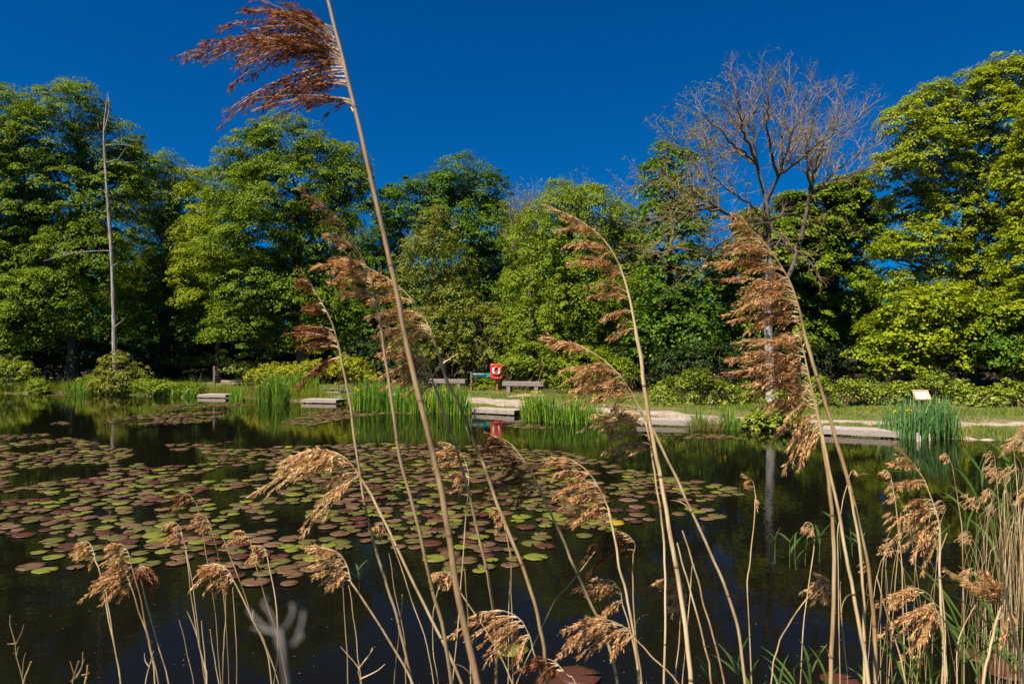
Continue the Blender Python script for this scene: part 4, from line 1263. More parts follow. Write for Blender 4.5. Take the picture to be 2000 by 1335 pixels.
def reed(label, d, stem, wpx, axis=(), n=8, L=100, ang=188, fingers=(), mat='plume', smat='straw', dens=1.0, bulge=.22, group=None, seed=0, tail=True, leaf=None, wd=1.0, spread=22,
         name='reed', d2=None, nodes=True, cat='reed'):
    """stem: pixels from the lower end up; axis: pixels from the plume's foot to its tip; fingers: (root x, y, tip x, y)"""
    rng = np.random.default_rng(seed + int(stem[0][0]) * 3 + len(label))
    d2 = d2 or d
    m_ = d / FPX
    k = len(stem)
    ys = [s_[1] for s_ in stem]
    def dep(y):
        f_ = np.clip((ys[0] - y) / max(1, ys[0] - ys[-1]), 0, 1.1)
        return d + (d2 - d) * f_
    sp = [P(x, y, dep(y)) for x, y in stem]
    low = down_to_ground(sp[0], sp[0] - sp[1]) if k > 1 and stem[0][1] > 1320 else ([sp[0] - (0, 0, .3)] if True else [])
    full = low[::-1] + sp
    pts = smooth_path(full, max(16, 4 * len(full)))
    ax3 = [P(x, y, dep(y)) for x, y in axis]
    kink = np.convolve(rng.normal(size=len(pts) + 4), (.25, .5, .25), 'same')[2:-2] * .0008 * d
    pts = pts + np.stack((kink, kink * 0, kink * 0), 1)
    root = empty(name, pts[0], label, cat, group)
    st = MB()
    rr = wpx * .5 * m_
    rad = np.linspace(rr * 1.02, rr * (.72 if axis else .55), len(pts))
    st.tube(pts, rad, 9)
    if nodes and wpx > 2.5:
        seglen = np.linalg.norm(np.diff(pts, axis=0), axis=1).cumsum()
        s0 = rng.uniform(.08, .2)
        while s0 < seglen[-1] - .05:
            i = int(np.searchsorted(seglen, s0))
            if i + 1 < len(pts):
                td = unit(pts[min(len(pts) - 1, i + 1)] - pts[i])
                c = pts[i] + td * (s0 - (seglen[i - 1] if i else 0))
                h_ = rad[i] * .7
                st.tube([c - td * h_, c - td * h_ * .4, c + td * h_ * .4, c + td * h_], np.array((1.02, 1.16, 1.16, 1.02)) * rad[i], 9, 1, cap=False)
                if rng.uniform() < .35 and wpx > 3:
                    sl_ = rng.uniform(.03, .075); o_ = unit(np.array((rng.normal(), rng.normal() * .5, 0)))
                    ws = rad[i] * .9
                    q_ = [c + td * (u_ * sl_ * .85) + o_ * (rad[i] + u_ ** 2 * sl_ * .55) + np.array((0, 0, -.35 * u_ ** 3 * sl_)) for u_ in np.linspace(0, 1, 6)]
                    sd_ = unit(np.cross(td, o_))
                    V_ = np.concatenate([np.stack((p_ - sd_ * ws * (1 - u_), p_ + sd_ * ws * (1 - u_ * .96))) for p_, u_ in zip(q_, np.linspace(0, 1, 6))])
                    st.add(V_, [(2 * a_, 2 * a_ + 1, 2 * a_ + 3, 2 * a_ + 2) for a_ in range(5)], 0, True)
            s0 += rng.uniform(.16, .26)
    if axis:
        ap = smooth_path([sp[-1]] + ax3, 24)
        st.tube(ap, np.linspace(rad[-1] * .8, .0004, 24), 6, cap=False)
    st.build('stem', [M[smat], M['node']], root)
    if axis or fingers:
        pl = MB(); fw_ = MB()
        def fg(rx, ry, tx, ty, dn=1.0, bl=None, dd=None):
            dd = dep(ry) if dd is None else dd
            a_ = P(rx, ry, dd); b2 = P(tx, ty, dd + rng.normal() * .01)
            ln = math.hypot(tx - rx, ty - ry)
            bl = bulge if bl is None else bl
            c_ = P((rx * .55 + tx * .45), (ry * .55 + ty * .45) - bl * ln, dd)
            finger(pl, fw_, a_, c_, b2, rng, dn * dens * .8, wd * rng.uniform(.75, 1.15))
        if axis:
            AP = smooth_path([(x, y, 0) for x, y in ([stem[-1]] + list(axis))], 60)[:, :2]
            for j in range(n):
                t = (j + rng.uniform(.1, .9)) / n * .9
                q_ = AP[int(t * 59)]
                ll = L * (1 - .72 * t) * rng.uniform(.65, 1.15) * (.75 + .25 * min(1, t * 5))
                a_ = R(ang + rng.uniform(-spread, spread) * .8 - 14 * t)
                fg(q_[0], q_[1], q_[0] + ll * math.cos(a_), q_[1] - ll * math.sin(a_))
                # a short companion so the bunch reads full
                fg(q_[0], q_[1], q_[0] + ll * .55 * math.cos(a_ + .25), q_[1] - ll * .55 * math.sin(a_ + .25), .8)
            if tail:
                q_ = AP[int(.62 * 59)]
                fg(q_[0], q_[1], AP[-1][0], AP[-1][1], .9, .05)
        for f_ in fingers:
            fg(*f_[:4], 1.25)
            for _ in range(2):
                l2 = rng.uniform(.6, .92); sh_ = rng.normal() * .07
                dx, dy = f_[2] - f_[0], f_[3] - f_[1]
                fg(f_[0] + rng.normal() * 2, f_[1] + rng.normal() * 2, f_[0] + dx * l2 - dy * sh_, f_[1] + dy * l2 + dx * sh_, 1.0)
        fw_.v and pl.add(np.concatenate(fw_.v), np.concatenate([f for f, _, _ in fw_.f]), 1, True)
        pl.build('plume', [M[mat], M['straw']], root)
    for lf_ in (leaf or ()):
        lb = MB()
        lp = smooth_path([P(x, y, dep(y) + .004 * i) for i, (x, y) in enumerate(lf_)], 10)
        lb.tube(lp, np.linspace(.0016, .0003, 10) * (d / 1.2), 4)
        lb.build('leaf', M['straw'], root)
    return root


reed('tallest reed rising out of the frame, its brown plume blown left against the sky', .80,
     [(932, 1335), (908, 1230), (886, 1110), (872, 1010), (845, 880), (805, 725), (772, 560), (737, 400), (702, 250), (678, 150), (662, 85), (640, 0), (622, -70)], 15.5,
     fingers=[(664, 100, 348, 112), (660, 92, 375, 88), (656, 84, 420, 40), (652, 74, 470, 12), (648, 66, 520, 8), (644, 58, 560, 14), (662, 98, 396, 136), (666, 110, 430, 110), (668, 116, 500, 96), (667, 112, 540, 70), (664, 96, 580, 50),
              (668, 120, 510, 108), (670, 124, 560, 120), (650, 60, 500, 30), (655, 75, 450, 80), (672, 132, 430, 234), (674, 138, 500, 190), (676, 150, 510, 200), (678, 160, 560, 190), (680, 170, 575, 175), (686, 198, 508, 232), (688, 202, 590, 205), (670, 125, 580, 140)],
     mat='plume_dark', d2=1.0, dens=.68, bulge=.20, seed=1, smat='straw_dull', leaf=[[(690, 218), (682, 204), (668, 196), (650, 190)]])
reed('tall dark stemmed reed just left of the tallest one, russet plume against the trees', 1.10,
     [(882, 1335), (864, 1225), (840, 1133), (812, 1008), (784, 904), (768, 800), (750, 680), (736, 595)], 8, [(728, 555), (715, 520), (690, 470), (655, 420), (605, 382)], 7, 105, 176,
     fingers=[(722, 540, 618, 520), (727, 555, 640, 545), (718, 525, 640, 500), (700, 490, 625, 450), (733, 580, 668, 575)], mat='plume', seed=2, smat='straw_dull')  # duller straw paints the shade on this stem
reed('reed with a pale arching tip, plume crossing the tallest stem', 1.2,
     [(1070, 1335), (1062, 1260), (1048, 1192), (1030, 1132), (994, 1040), (974, 992), (950, 920), (932, 880), (900, 800), (870, 735), (847, 665)], 8, [(835, 632), (800, 580), (760, 545), (716, 521)], 9, 105, 192,
     fingers=[(838, 640, 735, 655), (825, 615, 720, 620), (805, 590, 715, 580), (845, 660, 770, 668)], seed=3)
reed('reed whose plume hangs low left of the tallest stem, above the iris bed', 1.25,
     [(970, 1335), (965, 1208), (952, 1128), (932, 1032), (909, 936), (888, 864), (864, 800), (848, 752)], 6.5, [(838, 720), (815, 680), (785, 650), (752, 636)], 7, 85, 194,
     fingers=[(838, 716, 742, 736), (843, 735, 752, 755), (830, 700, 738, 690), (846, 745, 775, 742)], seed=4, leaf=[[(850, 722), (870, 706), (895, 690)]])
reed('slim reed with thin sparse plume in front of the round crowned tree', 1.30,
     [(804, 1335), (796, 1292), (776, 1208), (752, 1132), (728, 1052), (712, 980), (698, 892), (684, 800), (672, 730), (660, 670)], 6, [(648, 630), (625, 585), (605, 555), (588, 525)], 7, 55, 172,
     fingers=[(656, 668, 568, 652), (660, 680, 590, 675), (652, 655, 585, 638), (640, 610, 590, 598), (664, 700, 576, 762), (664, 698, 600, 735)], mat='plume_dark', seed=5, dens=.9, smat='straw_dull')
reed('leaning reed with a wide two tongued plume over the lily pads', 1.25,
     [(902, 1335), (864, 1252), (812, 1148), (756, 1028), (720, 960), (700, 924)], 6.5, [(676, 896), (652, 882), (620, 877)], 3, 60, 200,
     fingers=[(676, 896, 514, 955), (660, 884, 540, 925), (690, 908, 575, 938), (702, 928, 590, 1032), (698, 922, 604, 968), (640, 880, 548, 905)], mat='plume_pale', seed=6, wd=.75)
reed('tall pale reed in the middle with five separated feathery tufts', 1.30,
     [(1350, 1335), (1338, 1212), (1326, 1132), (1310, 1048), (1298, 972), (1282, 892), (1266, 800), (1255, 720), (1242, 645)], 10, [(1228, 575), (1207, 512), (1176, 465), (1130, 430), (1068, 402)], 5, 60, 176,
     fingers=[(1196, 495, 1104, 478), (1216, 535, 1114, 512), (1213, 528, 1130, 506), (1226, 572, 1152, 556), (1229, 582, 1148, 578), (1235, 608, 1174, 622), (1241, 642, 1190, 660), (1180, 470, 1095, 440)], seed=7, wd=.8)
reed('arched reed with three drooping plume layers beside the tall pale stem', 1.30,
     [(1455, 1335), (1442, 1232), (1422, 1160), (1386, 1076), (1350, 996), (1310, 912), (1278, 844), (1248, 795)], 6.5, [(1230, 760), (1200, 722), (1160, 690), (1112, 669), (1062, 665)], 5, 80, 196,
     fingers=[(1215, 735, 1098, 722), (1205, 727, 1105, 742), (1230, 762, 1108, 782), (1236, 772, 1140, 790), (1226, 752, 1120, 762), (1150, 684, 1080, 672)], seed=8)
reed('thin reed with a plume hooked left over the fourth platform', 1.35,
     [(1296, 1335), (1298, 1260), (1300, 1160), (1298, 1080), (1290, 1000), (1280, 930), (1270, 870), (1262, 822)], 5, [(1245, 800), (1215, 790), (1185, 792)], 4, 60, 205,
     fingers=[(1255, 812, 1138, 842), (1262, 830, 1160, 815), (1270, 868, 1178, 880), (1264, 850, 1200, 850), (1272, 878, 1215, 890)], mat='plume_pale', seed=9)
reed('great reed at the right with the largest rust plume, crossing the bare tree trunk', 1.20,
     [(1712, 1335), (1708, 1240), (1698, 1120), (1680, 1040), (1664, 968), (1640, 880), (1616, 800), (1590, 715), (1572, 655)], 9, [(1560, 600), (1540, 545), (1505, 490), (1475, 455), (1432, 420)], 12, 125, 180,
     fingers=[(1560, 605, 1425, 612), (1552, 580, 1420, 545), (1555, 590, 1440, 590), (1540, 550, 1392, 512), (1562, 620, 1450, 650), (1545, 560, 1440, 570), (1565, 635, 1440, 625), (1530, 530, 1410, 520), (1515, 500, 1420, 480), (1558, 610, 1480, 640), (1548, 570, 1450, 600)], seed=10, dens=1.05)
reed('reed just inside the great rust plumed one, plume spilling down to the water', 1.15,
     [(1622, 1335), (1626, 1240), (1630, 1140), (1628, 1048), (1622, 972), (1612, 892), (1600, 825), (1590, 780)], 9, [(1580, 735), (1568, 680), (1556, 640)], 9, 115, 198,
     fingers=[(1580, 735, 1418, 702), (1575, 715, 1455, 690), (1588, 770, 1450, 752), (1595, 800, 1490, 795), (1590, 785, 1470, 745), (1602, 830, 1535, 918), (1600, 822, 1545, 880), (1606, 842, 1562, 890), (1572, 690, 1440, 668), (1578, 722, 1480, 730), (1584, 755, 1430, 728), (1592, 790, 1500, 812), (1598, 810, 1520, 850)], mat='plume', seed=11)
reed('plumeless thick reed stem between the two great right hand reeds', 1.12,
     [(1696, 1335), (1680, 1232), (1666, 1152), (1652, 1080), (1636, 992), (1616, 900), (1606, 850)], 9, seed=12)
reed('pale reed stem running close beside the plumeless thick one', 1.18,
     [(1688, 1335), (1688, 1200), (1684, 1120), (1672, 1024), (1658, 950)], 8, seed=13)
reed('reed with a small curled plume behind the tall pale stem', 1.5, [(1318, 1335), (1325, 1260), (1330, 1195)], 3, [(1340, 1165), (1330, 1138), (1310, 1127), (1290, 1132)], 4, 40, 215,
     fingers=[(1344, 1180, 1302, 1192), (1340, 1165, 1300, 1165), (1335, 1145, 1282, 1140)], mat='plume_pale', seed=14)
reed('bending reed with stacked golden tufts over the right half of the pads', 1.3,
     [(1248, 1335), (1238, 1240), (1226, 1172), (1210, 1104), (1200, 1048), (1188, 992)], 6, [(1174, 960), (1154, 928), (1130, 906), (1098, 894), (1040, 900)], 5, 60, 188,
     fingers=[(1150, 925, 1076, 932), (1166, 945, 1085, 962), (1180, 972, 1095, 992), (1178, 965, 1105, 975), (1192, 1005, 1094, 1034), (1190, 995, 1115, 1010)], mat='plume', seed=15)
reed('fine reed with a dark brown drooping plume below the golden tufts', 1.35, [(1254, 1335), (1242, 1240), (1236, 1150), (1236, 1085)], 3.5, [(1240, 1062), (1222, 1042), (1195, 1036), (1165, 1042)], 5, 55, 205,
     fingers=[(1225, 1045, 1138, 1080), (1232, 1050, 1142, 1122), (1238, 1058, 1170, 1090)], mat='plume_dark', seed=16)
reed('short reed with a fan plume under the dark brown one', 1.35, [(1252, 1335), (1234, 1240), (1216, 1180)], 3.5, [(1210, 1150), (1192, 1132), (1160, 1132)], 3, 45, 210,
     fingers=[(1208, 1148, 1126, 1152), (1212, 1160, 1150, 1160), (1214, 1172, 1180, 1192)], mat='plume', seed=17)
reed('low reed sweeping left with a broad flat plume near the bottom edge', 1.25, [(1325, 1335), (1272, 1280), (1242, 1248)], 3.5, [(1220, 1224), (1182, 1209), (1140, 1214)], 4, 70, 196,
     fingers=[(1215, 1222, 1084, 1256), (1225, 1230, 1112, 1278), (1236, 1242, 1192, 1274), (1200, 1214, 1100, 1238)], mat='plume', seed=18)
reed('reed crossing mid pond with a dark shaggy plume below the lifebuoy reflection', 1.3,
     [(1206, 1335), (1182, 1240), (1150, 1168), (1118, 1100), (1098, 1048), (1070, 992), (1052, 952)], 6.5, [(1038, 920), (1018, 892), (994, 864), (945, 842)], 6, 75, 192,
     fingers=[(1030, 908, 935, 895), (1040, 925, 960, 945), (1046, 940, 925, 972), (1050, 950, 998, 982), (1005, 875, 915, 888)], mat='plume_dark', seed=19)
reed('fine reed with a soft plume against the stem of the tallest reed', 1.4, [(884, 1335), (900, 1160), (908, 1040), (914, 960)], 3, [(915, 925), (904, 890), (885, 870), (862, 862)], 4, 45, 190,
     fingers=[(906, 892, 850, 884), (912, 910, 850, 910), (915, 930, 890, 945)], mat='plume', seed=20)
reed('reed with a dense straw coloured plume left of the tallest stem, low over dark water', 1.25, [(806, 1335), (766, 1260), (722, 1190), (686, 1136)], 5, [(676, 1100), (655, 1076), (600, 1062)], 7, 60, 196,
     fingers=[(680, 1118, 618, 1120), (676, 1105, 612, 1098), (684, 1132, 634, 1148), (668, 1088, 606, 1078)], mat='plume_pale', seed=21)
reed('small reed with a tight curl hooked behind the tallest stem', 1.4, [(1002, 1335), (960, 1250), (905, 1165), (890, 1140)], 3.2, [(880, 1122), (862, 1116), (846, 1122)], 4, 32, 225, fingers=[(880, 1122, 842, 1132), (884, 1128, 860, 1145)], mat='plume_pale', seed=22)
reed('reed with a grey brown sweeping plume at the bottom middle', 1.2, [(1062, 1335), (1048, 1290), (1036, 1244)], 3.2, [(1015, 1208), (975, 1191), (925, 1202)], 4, 80, 205,
     fingers=[(1010, 1204, 878, 1248), (1025, 1222, 935, 1272), (1034, 1238, 970, 1292), (1034, 1240, 1000, 1300)], mat='plume', seed=23)
reed('reed tuft almost lost at the bottom edge beside the floating maroon pad', 1.2, [(1125, 1335), (1110, 1318)], 3, [(1080, 1290), (1050, 1284)], 3, 60, 210, fingers=[(1090, 1298, 1010, 1308), (1100, 1308, 1050, 1325)], mat='plume_dark', seed=24)

# the left cluster
reed('upright reed with a small round plume, leftmost of the left cluster', 1.5, [(236, 1335), (220, 1242), (205, 1172), (193, 1112), (186, 1090)], 3.6, [(180, 1068), (168, 1057), (150, 1068)], 5, 36, 222, fingers=[(184, 1082, 138, 1092), (178, 1068, 145, 1080)], mat='plume', seed=30)
reed('reed of the left cluster with two stacked brown plumes', 1.45, [(310, 1335), (299, 1285), (286, 1231), (275, 1170), (258, 1110)], 3.6, [(252, 1082), (238, 1062), (215, 1066)], 5, 45, 215, fingers=[(256, 1108, 175, 1154), (254, 1098, 200, 1120), (250, 1080, 202, 1086)], mat='plume', seed=31)
reed('lower reed of the left cluster with a long trailing plume', 1.45, [(302, 1335), (292, 1259), (273, 1195), (256, 1145)], 3.4, [(248, 1122), (230, 1114)], 4, 50, 222, fingers=[(252, 1132, 178, 1158), (254, 1138, 208, 1172), (250, 1128, 192, 1140)], mat='plume', seed=32)
reed('reed of the left cluster with plume drooping to the right', 1.5, [(330, 1335), (305, 1242), (286, 1178), (270, 1112)], 3.4, [(276, 1106), (290, 1108)], 2, 30, 250, fingers=[(274, 1108, 300, 1148), (276, 1106, 310, 1128), (272, 1112, 270, 1140), (282, 1106, 298, 1160)], mat='plume_dark', seed=33)
reed('tiny plumed reed above the left cluster, over the pads', 1.9, [(400, 1335), (396, 1300), (384, 1200), (368, 1090), (360, 1062)], 2.4, [(352, 1030), (338, 1018), (322, 1026)], 4, 30, 225, fingers=[(356, 1040, 318, 1055), (358, 1052, 330, 1062)], mat='plume', seed=34)
reed('highest of the tiny plumed reeds left, hooked over olive pads', 2.0, [(432, 1335), (420, 1200), (400, 1060), (385, 985)], 2.2, [(372, 968), (354, 962), (340, 972)], 3, 26, 225, fingers=[(378, 974, 332, 992)], mat='plume_dark', seed=35)
reed('tiny reed with feathery head between two olive pads', 1.9, [(448, 1335), (440, 1200), (425, 1080), (415, 1040)], 2.2, [(405, 1012), (388, 1003)], 3, 28, 200, fingers=[(408, 1018, 374, 1016), (412, 1030, 385, 1034)], mat='plume', seed=36)
reed('reed with a fox brown arched plume beside the yellow pad', 1.4, [(530, 1335), (521, 1270), (491, 1204), (458, 1136)], 3.4, [(444, 1112), (420, 1100), (398, 1106)], 6, 50, 216, fingers=[(440, 1108, 376, 1148), (450, 1122, 402, 1152), (430, 1102, 386, 1120), (455, 1132, 425, 1146)], mat='plume', seed=37)
reed('reed with a small golden head in front of overlapping bronze pads', 1.5, [(535, 1335), (542, 1274), (541, 1200), (531, 1130), (522, 1086)], 3, [(515, 1068), (500, 1066)], 4, 32, 215, fingers=[(518, 1074, 484, 1096), (520, 1080, 492, 1082)], mat='plume_pale', seed=38)
reed('reed with a sparse head behind the small golden one', 1.8, [(560, 1335), (540, 1240), (505, 1120), (490, 1060)], 2.4, [(478, 1040), (460, 1036)], 4, 32, 200, fingers=[(484, 1048, 446, 1056)], mat='plume', seed=39)
reed('thin reed with a hooked tip right of the straw coloured plume', 1.7, [(848, 1335), (828, 1240), (800, 1160), (770, 1070), (752, 1035)], 2.6, [(745, 1022), (735, 1024), (728, 1036)], 3, 22, 235, mat='plume', seed=40)
reed('thin reed tip curling beside the wide two tongued plume', 1.7, [(1002, 1335), (1000, 1200), (997, 1090), (985, 1020)], 2.6, [(980, 1000), (965, 992)], 3, 30, 225, fingers=[(984, 1010, 968, 1040)], mat='plume', seed=41)

# the right group
reed('reed with the fattest fox red plume, right of the great reeds', 1.4, [(1841, 1335), (1843, 1263), (1838, 1178), (1835, 1114), (1836, 1060), (1836, 1030)], 5.5, [(1828, 998), (1817, 967), (1803, 933), (1778, 898), (1738, 860)], 3, 50, 190,
     fingers=[(1806, 938, 1748, 958), (1812, 950, 1762, 940), (1826, 992, 1734, 1026), (1822, 985, 1760, 985), (1829, 1002, 1744, 1052), (1832, 1018, 1762, 1072), (1834, 1030, 1778, 1088), (1836, 1040, 1796, 1112), (1834, 1026, 1800, 1055), (1795, 920, 1745, 906), (1830, 1000, 1780, 1010)], mat='plume', seed=50, wd=1.1, dens=1.1)
reed('reed with a single bent tongue of plume below the fattest fox red one', 1.35, [(1848, 1335), (1842, 1260), (1832, 1200)], 3, [(1818, 1165), (1795, 1150), (1772, 1152)], 2, 45, 205, fingers=[(1795, 1150, 1719, 1182), (1805, 1156, 1752, 1182)], mat='plume', seed=51, wd=.8)
reed('reed with four long brown tongues hanging low at the right', 1.3, [(1846, 1335), (1844, 1270), (1840, 1215)], 4.5, [(1830, 1192), (1818, 1186)], 1, 30, 210,
     fingers=[(1832, 1195, 1722, 1242), (1826, 1188, 1742, 1222), (1836, 1205, 1758, 1262), (1838, 1215, 1763, 1302), (1836, 1210, 1790, 1250)], mat='plume', seed=52, wd=.75)
reed('forward leaning reed with a ragged spiky plume at the right edge', 1.3, [(1918, 1335), (1931, 1280), (1941, 1231), (1954, 1182)], 6, [(1960, 1160), (1950, 1140)], 2, 40, 170,
     fingers=[(1958, 1178, 1857, 1116), (1958, 1176, 1886, 1136), (1960, 1170, 1914, 1112), (1958, 1180, 1914, 1154), (1960, 1172, 1935, 1120), (1966, 1185, 1978, 1210), (1972, 1210, 1952, 1262)], mat='plume', seed=53, bulge=.05)
reed('blackened reed stem standing at the right edge', 1.1, [(2000, 1335), (1980, 1231), (1963, 1146), (1950, 1071)], 7, smat='bark', seed=54)
reed('reed with a round tangled plume left of the great reed stems', 1.35, [(1506, 1335), (1514, 1281), (1532, 1233), (1572, 1173), (1602, 1150)], 3.4, [(1622, 1148), (1615, 1128), (1596, 1120)], 3, 35, 215,
     fingers=[(1622, 1142, 1572, 1162), (1618, 1132, 1574, 1145), (1624, 1150, 1584, 1170), (1626, 1155, 1600, 1172)], mat='plume_pale', seed=55)
reed('lone thin reed with a tiny bent tip in open dark water', 2.0, [(1468, 1335), (1460, 1160), (1466, 1089), (1474, 1000), (1475, 965)], 3, [(1470, 940), (1452, 927)], 2, 20, 215, fingers=[(1475, 970, 1480, 992), (1474, 960, 1458, 948)], mat='plume', seed=56)
reed('thin reed with a looped tip left of the great stems', 2.0, [(1564, 1335), (1572, 1200), (1584, 1112), (1590, 1045)], 2.8, [(1586, 1024), (1574, 1020), (1566, 1034)], 3, 20, 235, fingers=[(1588, 1032, 1570, 1040)], mat='plume_pale', seed=57)
reed('slender reed with a ring shaped tip between great stems and bulrushes', 3.0, [(1640, 1335), (1636, 1100), (1642, 1000), (1656, 940)], 2.2, [(1662, 922), (1670, 918), (1673, 926)], 2, 12, 260, mat='plume_pale', seed=58)
reed('slender reed with a ring shaped tip in front of the fattest plume', 3.0, [(1768, 1335), (1762, 1120), (1752, 1010), (1744, 950)], 2.4, [(1738, 925), (1728, 917), (1720, 926)], 4, 18, 235, fingers=[(1738, 924, 1722, 930)], mat='plume_pale', seed=59)
reed('slender reed with a shepherd crook tip below the bulrushes', 3.2, [(1884, 1335), (1880, 1060), (1868, 960), (1858, 905)], 2.6, [(1852, 890), (1844, 884), (1838, 892)], 4, 16, 235, fingers=[(1852, 890, 1838, 896), (1848, 886, 1840, 890)], mat='plume_pale', seed=60)

# plain dead stems in front, each its own
STICKS = [(1.3, 5, [(1414, 1335), (1394, 1244), (1374, 1176), (1354, 1104), (1334, 1036)], 'straight bare stalk tapering to a point right of the tall pale reed'),
          (1.3, 5, [(1390, 1335), (1382, 1280), (1362, 1200), (1342, 1132), (1322, 1060)], 'bare stalk running alongside a tapering one right of the tall pale reed'),
          (1.4, 3, [(1008, 1335), (1078, 1184), (1112, 1140), (1162, 1076)], 'bare stalk slanting the opposite way to all the others'),
          (1.5, 2.6, [(992, 1335), (994, 1200), (998, 1072)], 'bare upright stalk amid the middle reeds'),
          (1.5, 2.8, [(405, 1335), (399, 1296), (385, 1238), (373, 1157), (363, 1073)], 'bare stalk over the pads, tallest of the thin left sheaf'),
          (1.5, 2.6, [(404, 1335), (388, 1253), (366, 1193)], 'short bare stalk of the thin left sheaf'),
          (1.5, 2.6, [(378, 1335), (363, 1259), (350, 1210)], 'outermost bare stalk of the thin left sheaf'),
          (1.5, 2.8, [(403, 1335), (401, 1296), (394, 1212)], 'bare cut stalk standing straight in the thin left sheaf'),
          (1.5, 2.6, [(427, 1335), (418, 1276), (410, 1228)], 'bare stalk with bent tip in the thin left sheaf'),
          (1.45, 3, [(436, 1335), (435, 1285), (438, 1231), (441, 1178), (439, 1125)], 'bare upright stalk passing the fox brown plume'),
          (1.5, 2.6, [(462, 1335), (462, 1264), (459, 1199), (455, 1146)], 'bare stalk just right of the fox brown plume'),
          (1.6, 2.6, [(545, 1335), (515, 1250), (493, 1208), (478, 1161), (457, 1105), (435, 1050)], 'long bare stalk slanting across the pads'),
          (1.4, 2.8, [(681, 1335), (676, 1242), (670, 1146)], 'bare stalk hanging below the straw coloured plume, left one'),
          (1.4, 2.8, [(706, 1335), (700, 1281), (692, 1210), (681, 1142)], 'bare stalk hanging below the straw coloured plume, right one'),
          (1.5, 2.6, [(792, 1335), (790, 1250), (770, 1150), (760, 1080)], 'bare stalk behind the leaning two tongued reed'),
          (1.4, 3, [(770, 1335), (782, 1220), (786, 1160)], 'short bare stalk left of the leaning two tongued reed'),
          (1.5, 3, [(856, 1335), (846, 1260), (850, 1180), (878, 1060)], 'bare stalk under the tight curled plume'),
          (1.3, 3.5, [(920, 1335), (916, 1240), (912, 1170), (906, 1110)], 'bare stalk touching the foot of the tallest reed'),
          (1.6, 2.6, [(1332, 1335), (1345, 1200), (1352, 1105)], 'thin dim stalk between the two bare tapering stalks'),
          (1.3, 3.6, [(1770, 1335), (1752, 1260), (1730, 1190), (1712, 1125)], 'bare stalk leaning away from the great stems'),
          (1.5, 3, [(1735, 1335), (1745, 1200), (1752, 1100), (1760, 1000)], 'bare stalk rising past the bent tongue plume'),
          (1.4, 3.2, [(1655, 1335), (1648, 1250), (1642, 1180), (1641, 1135)], 'pale snapped stalk with blunt top among the great stems'),
          (1.5, 2.8, [(1790, 1335), (1800, 1240), (1812, 1150), (1850, 1040)], 'bare stalk slanting behind the four brown tongues'),
          (1.4, 3, [(1870, 1335), (1872, 1250), (1905, 1180)], 'kinked bare stalk left of the ragged spiky plume'),
          (1.4, 4, [(1850, 1335), (1846, 1230), (1836, 1120)], 'stout bare stalk beneath the fattest plume'),
          (1.2, 3.5, [(236, 1335), (226, 1270), (212, 1180), (204, 1150)], 'reddish bare stalk twinned with the leftmost plumed reed')]
for k, (dd, wpx, st_, lab) in enumerate(STICKS):
    reed(lab, dd, st_, wpx, seed=100 + k, name='dead_stalk', cat='stalk')

# the reed bed on the right: each reed its own
rb = random.Random(4)
for k in range(140):
    d = rb.uniform(2.6, 6.2)
    edge = rb.random()
    px = 1868 + 200 * edge ** .7 if k > 14 else rb.uniform(1690, 1880)
    bx = px
    top_y = 1010 - (px - 1872) * 1.15 + rb.uniform(-40, 120) if k > 14 else rb.uniform(960, 1060)
    if rb.random() < .25: top_y += rb.uniform(40, 160)
    # foot at the pond bed or soil
    yb = 667.5 + 27.5 + FPX * (CAM_H + .12) / d
    leanx = rb.uniform(-50, 46) * (1.9 if rb.random() < .2 else 1)
    tx = px - leanx * .6 + rb.uniform(-5, 5)
    st_ = [(bx + leanx * 1.0 + 6, min(yb, 1900)), (bx + leanx * .45 + 4 + rb.uniform(-8, 8), (yb + top_y) / 2), (bx, top_y + 60), (tx, top_y + 14)]
    wpx = rb.uniform(2.0, 3.7) / 1000 * FPX / d
    if rb.random() < .42:
        reed('thin dry reed with small curled brown head in the bed at the right edge' if k > 14 else 'thin dry reed with small head standing apart left of the right edge bed', d, st_, wpx,
             [(tx - 4, top_y), (tx - 12, top_y - 3), (tx - 20, top_y + 6)], 3, 24 * 3.6 / d + 8, 222, fingers=[(tx - 2, top_y + 6, tx - 22 * 3.5 / d - 8, top_y + 18)], mat='plume_pale', seed=200 + k, dens=.8,
             group='plumed reeds of the right edge bed' if k > 14 else 'plumed reeds left of the right edge bed', nodes=False)
    else:
        reed('thin bare dry stalk in the bed at the right edge' if k > 14 else 'thin bare dry stalk standing apart left of the right edge bed', d, st_, wpx, seed=200 + k, name='dead_stalk', cat='stalk',
             group='bare stalks of the right edge bed' if k > 14 else 'bare stalks left of the right edge bed', nodes=False, smat=rb.choice(['straw', 'straw', 'straw_dull']))


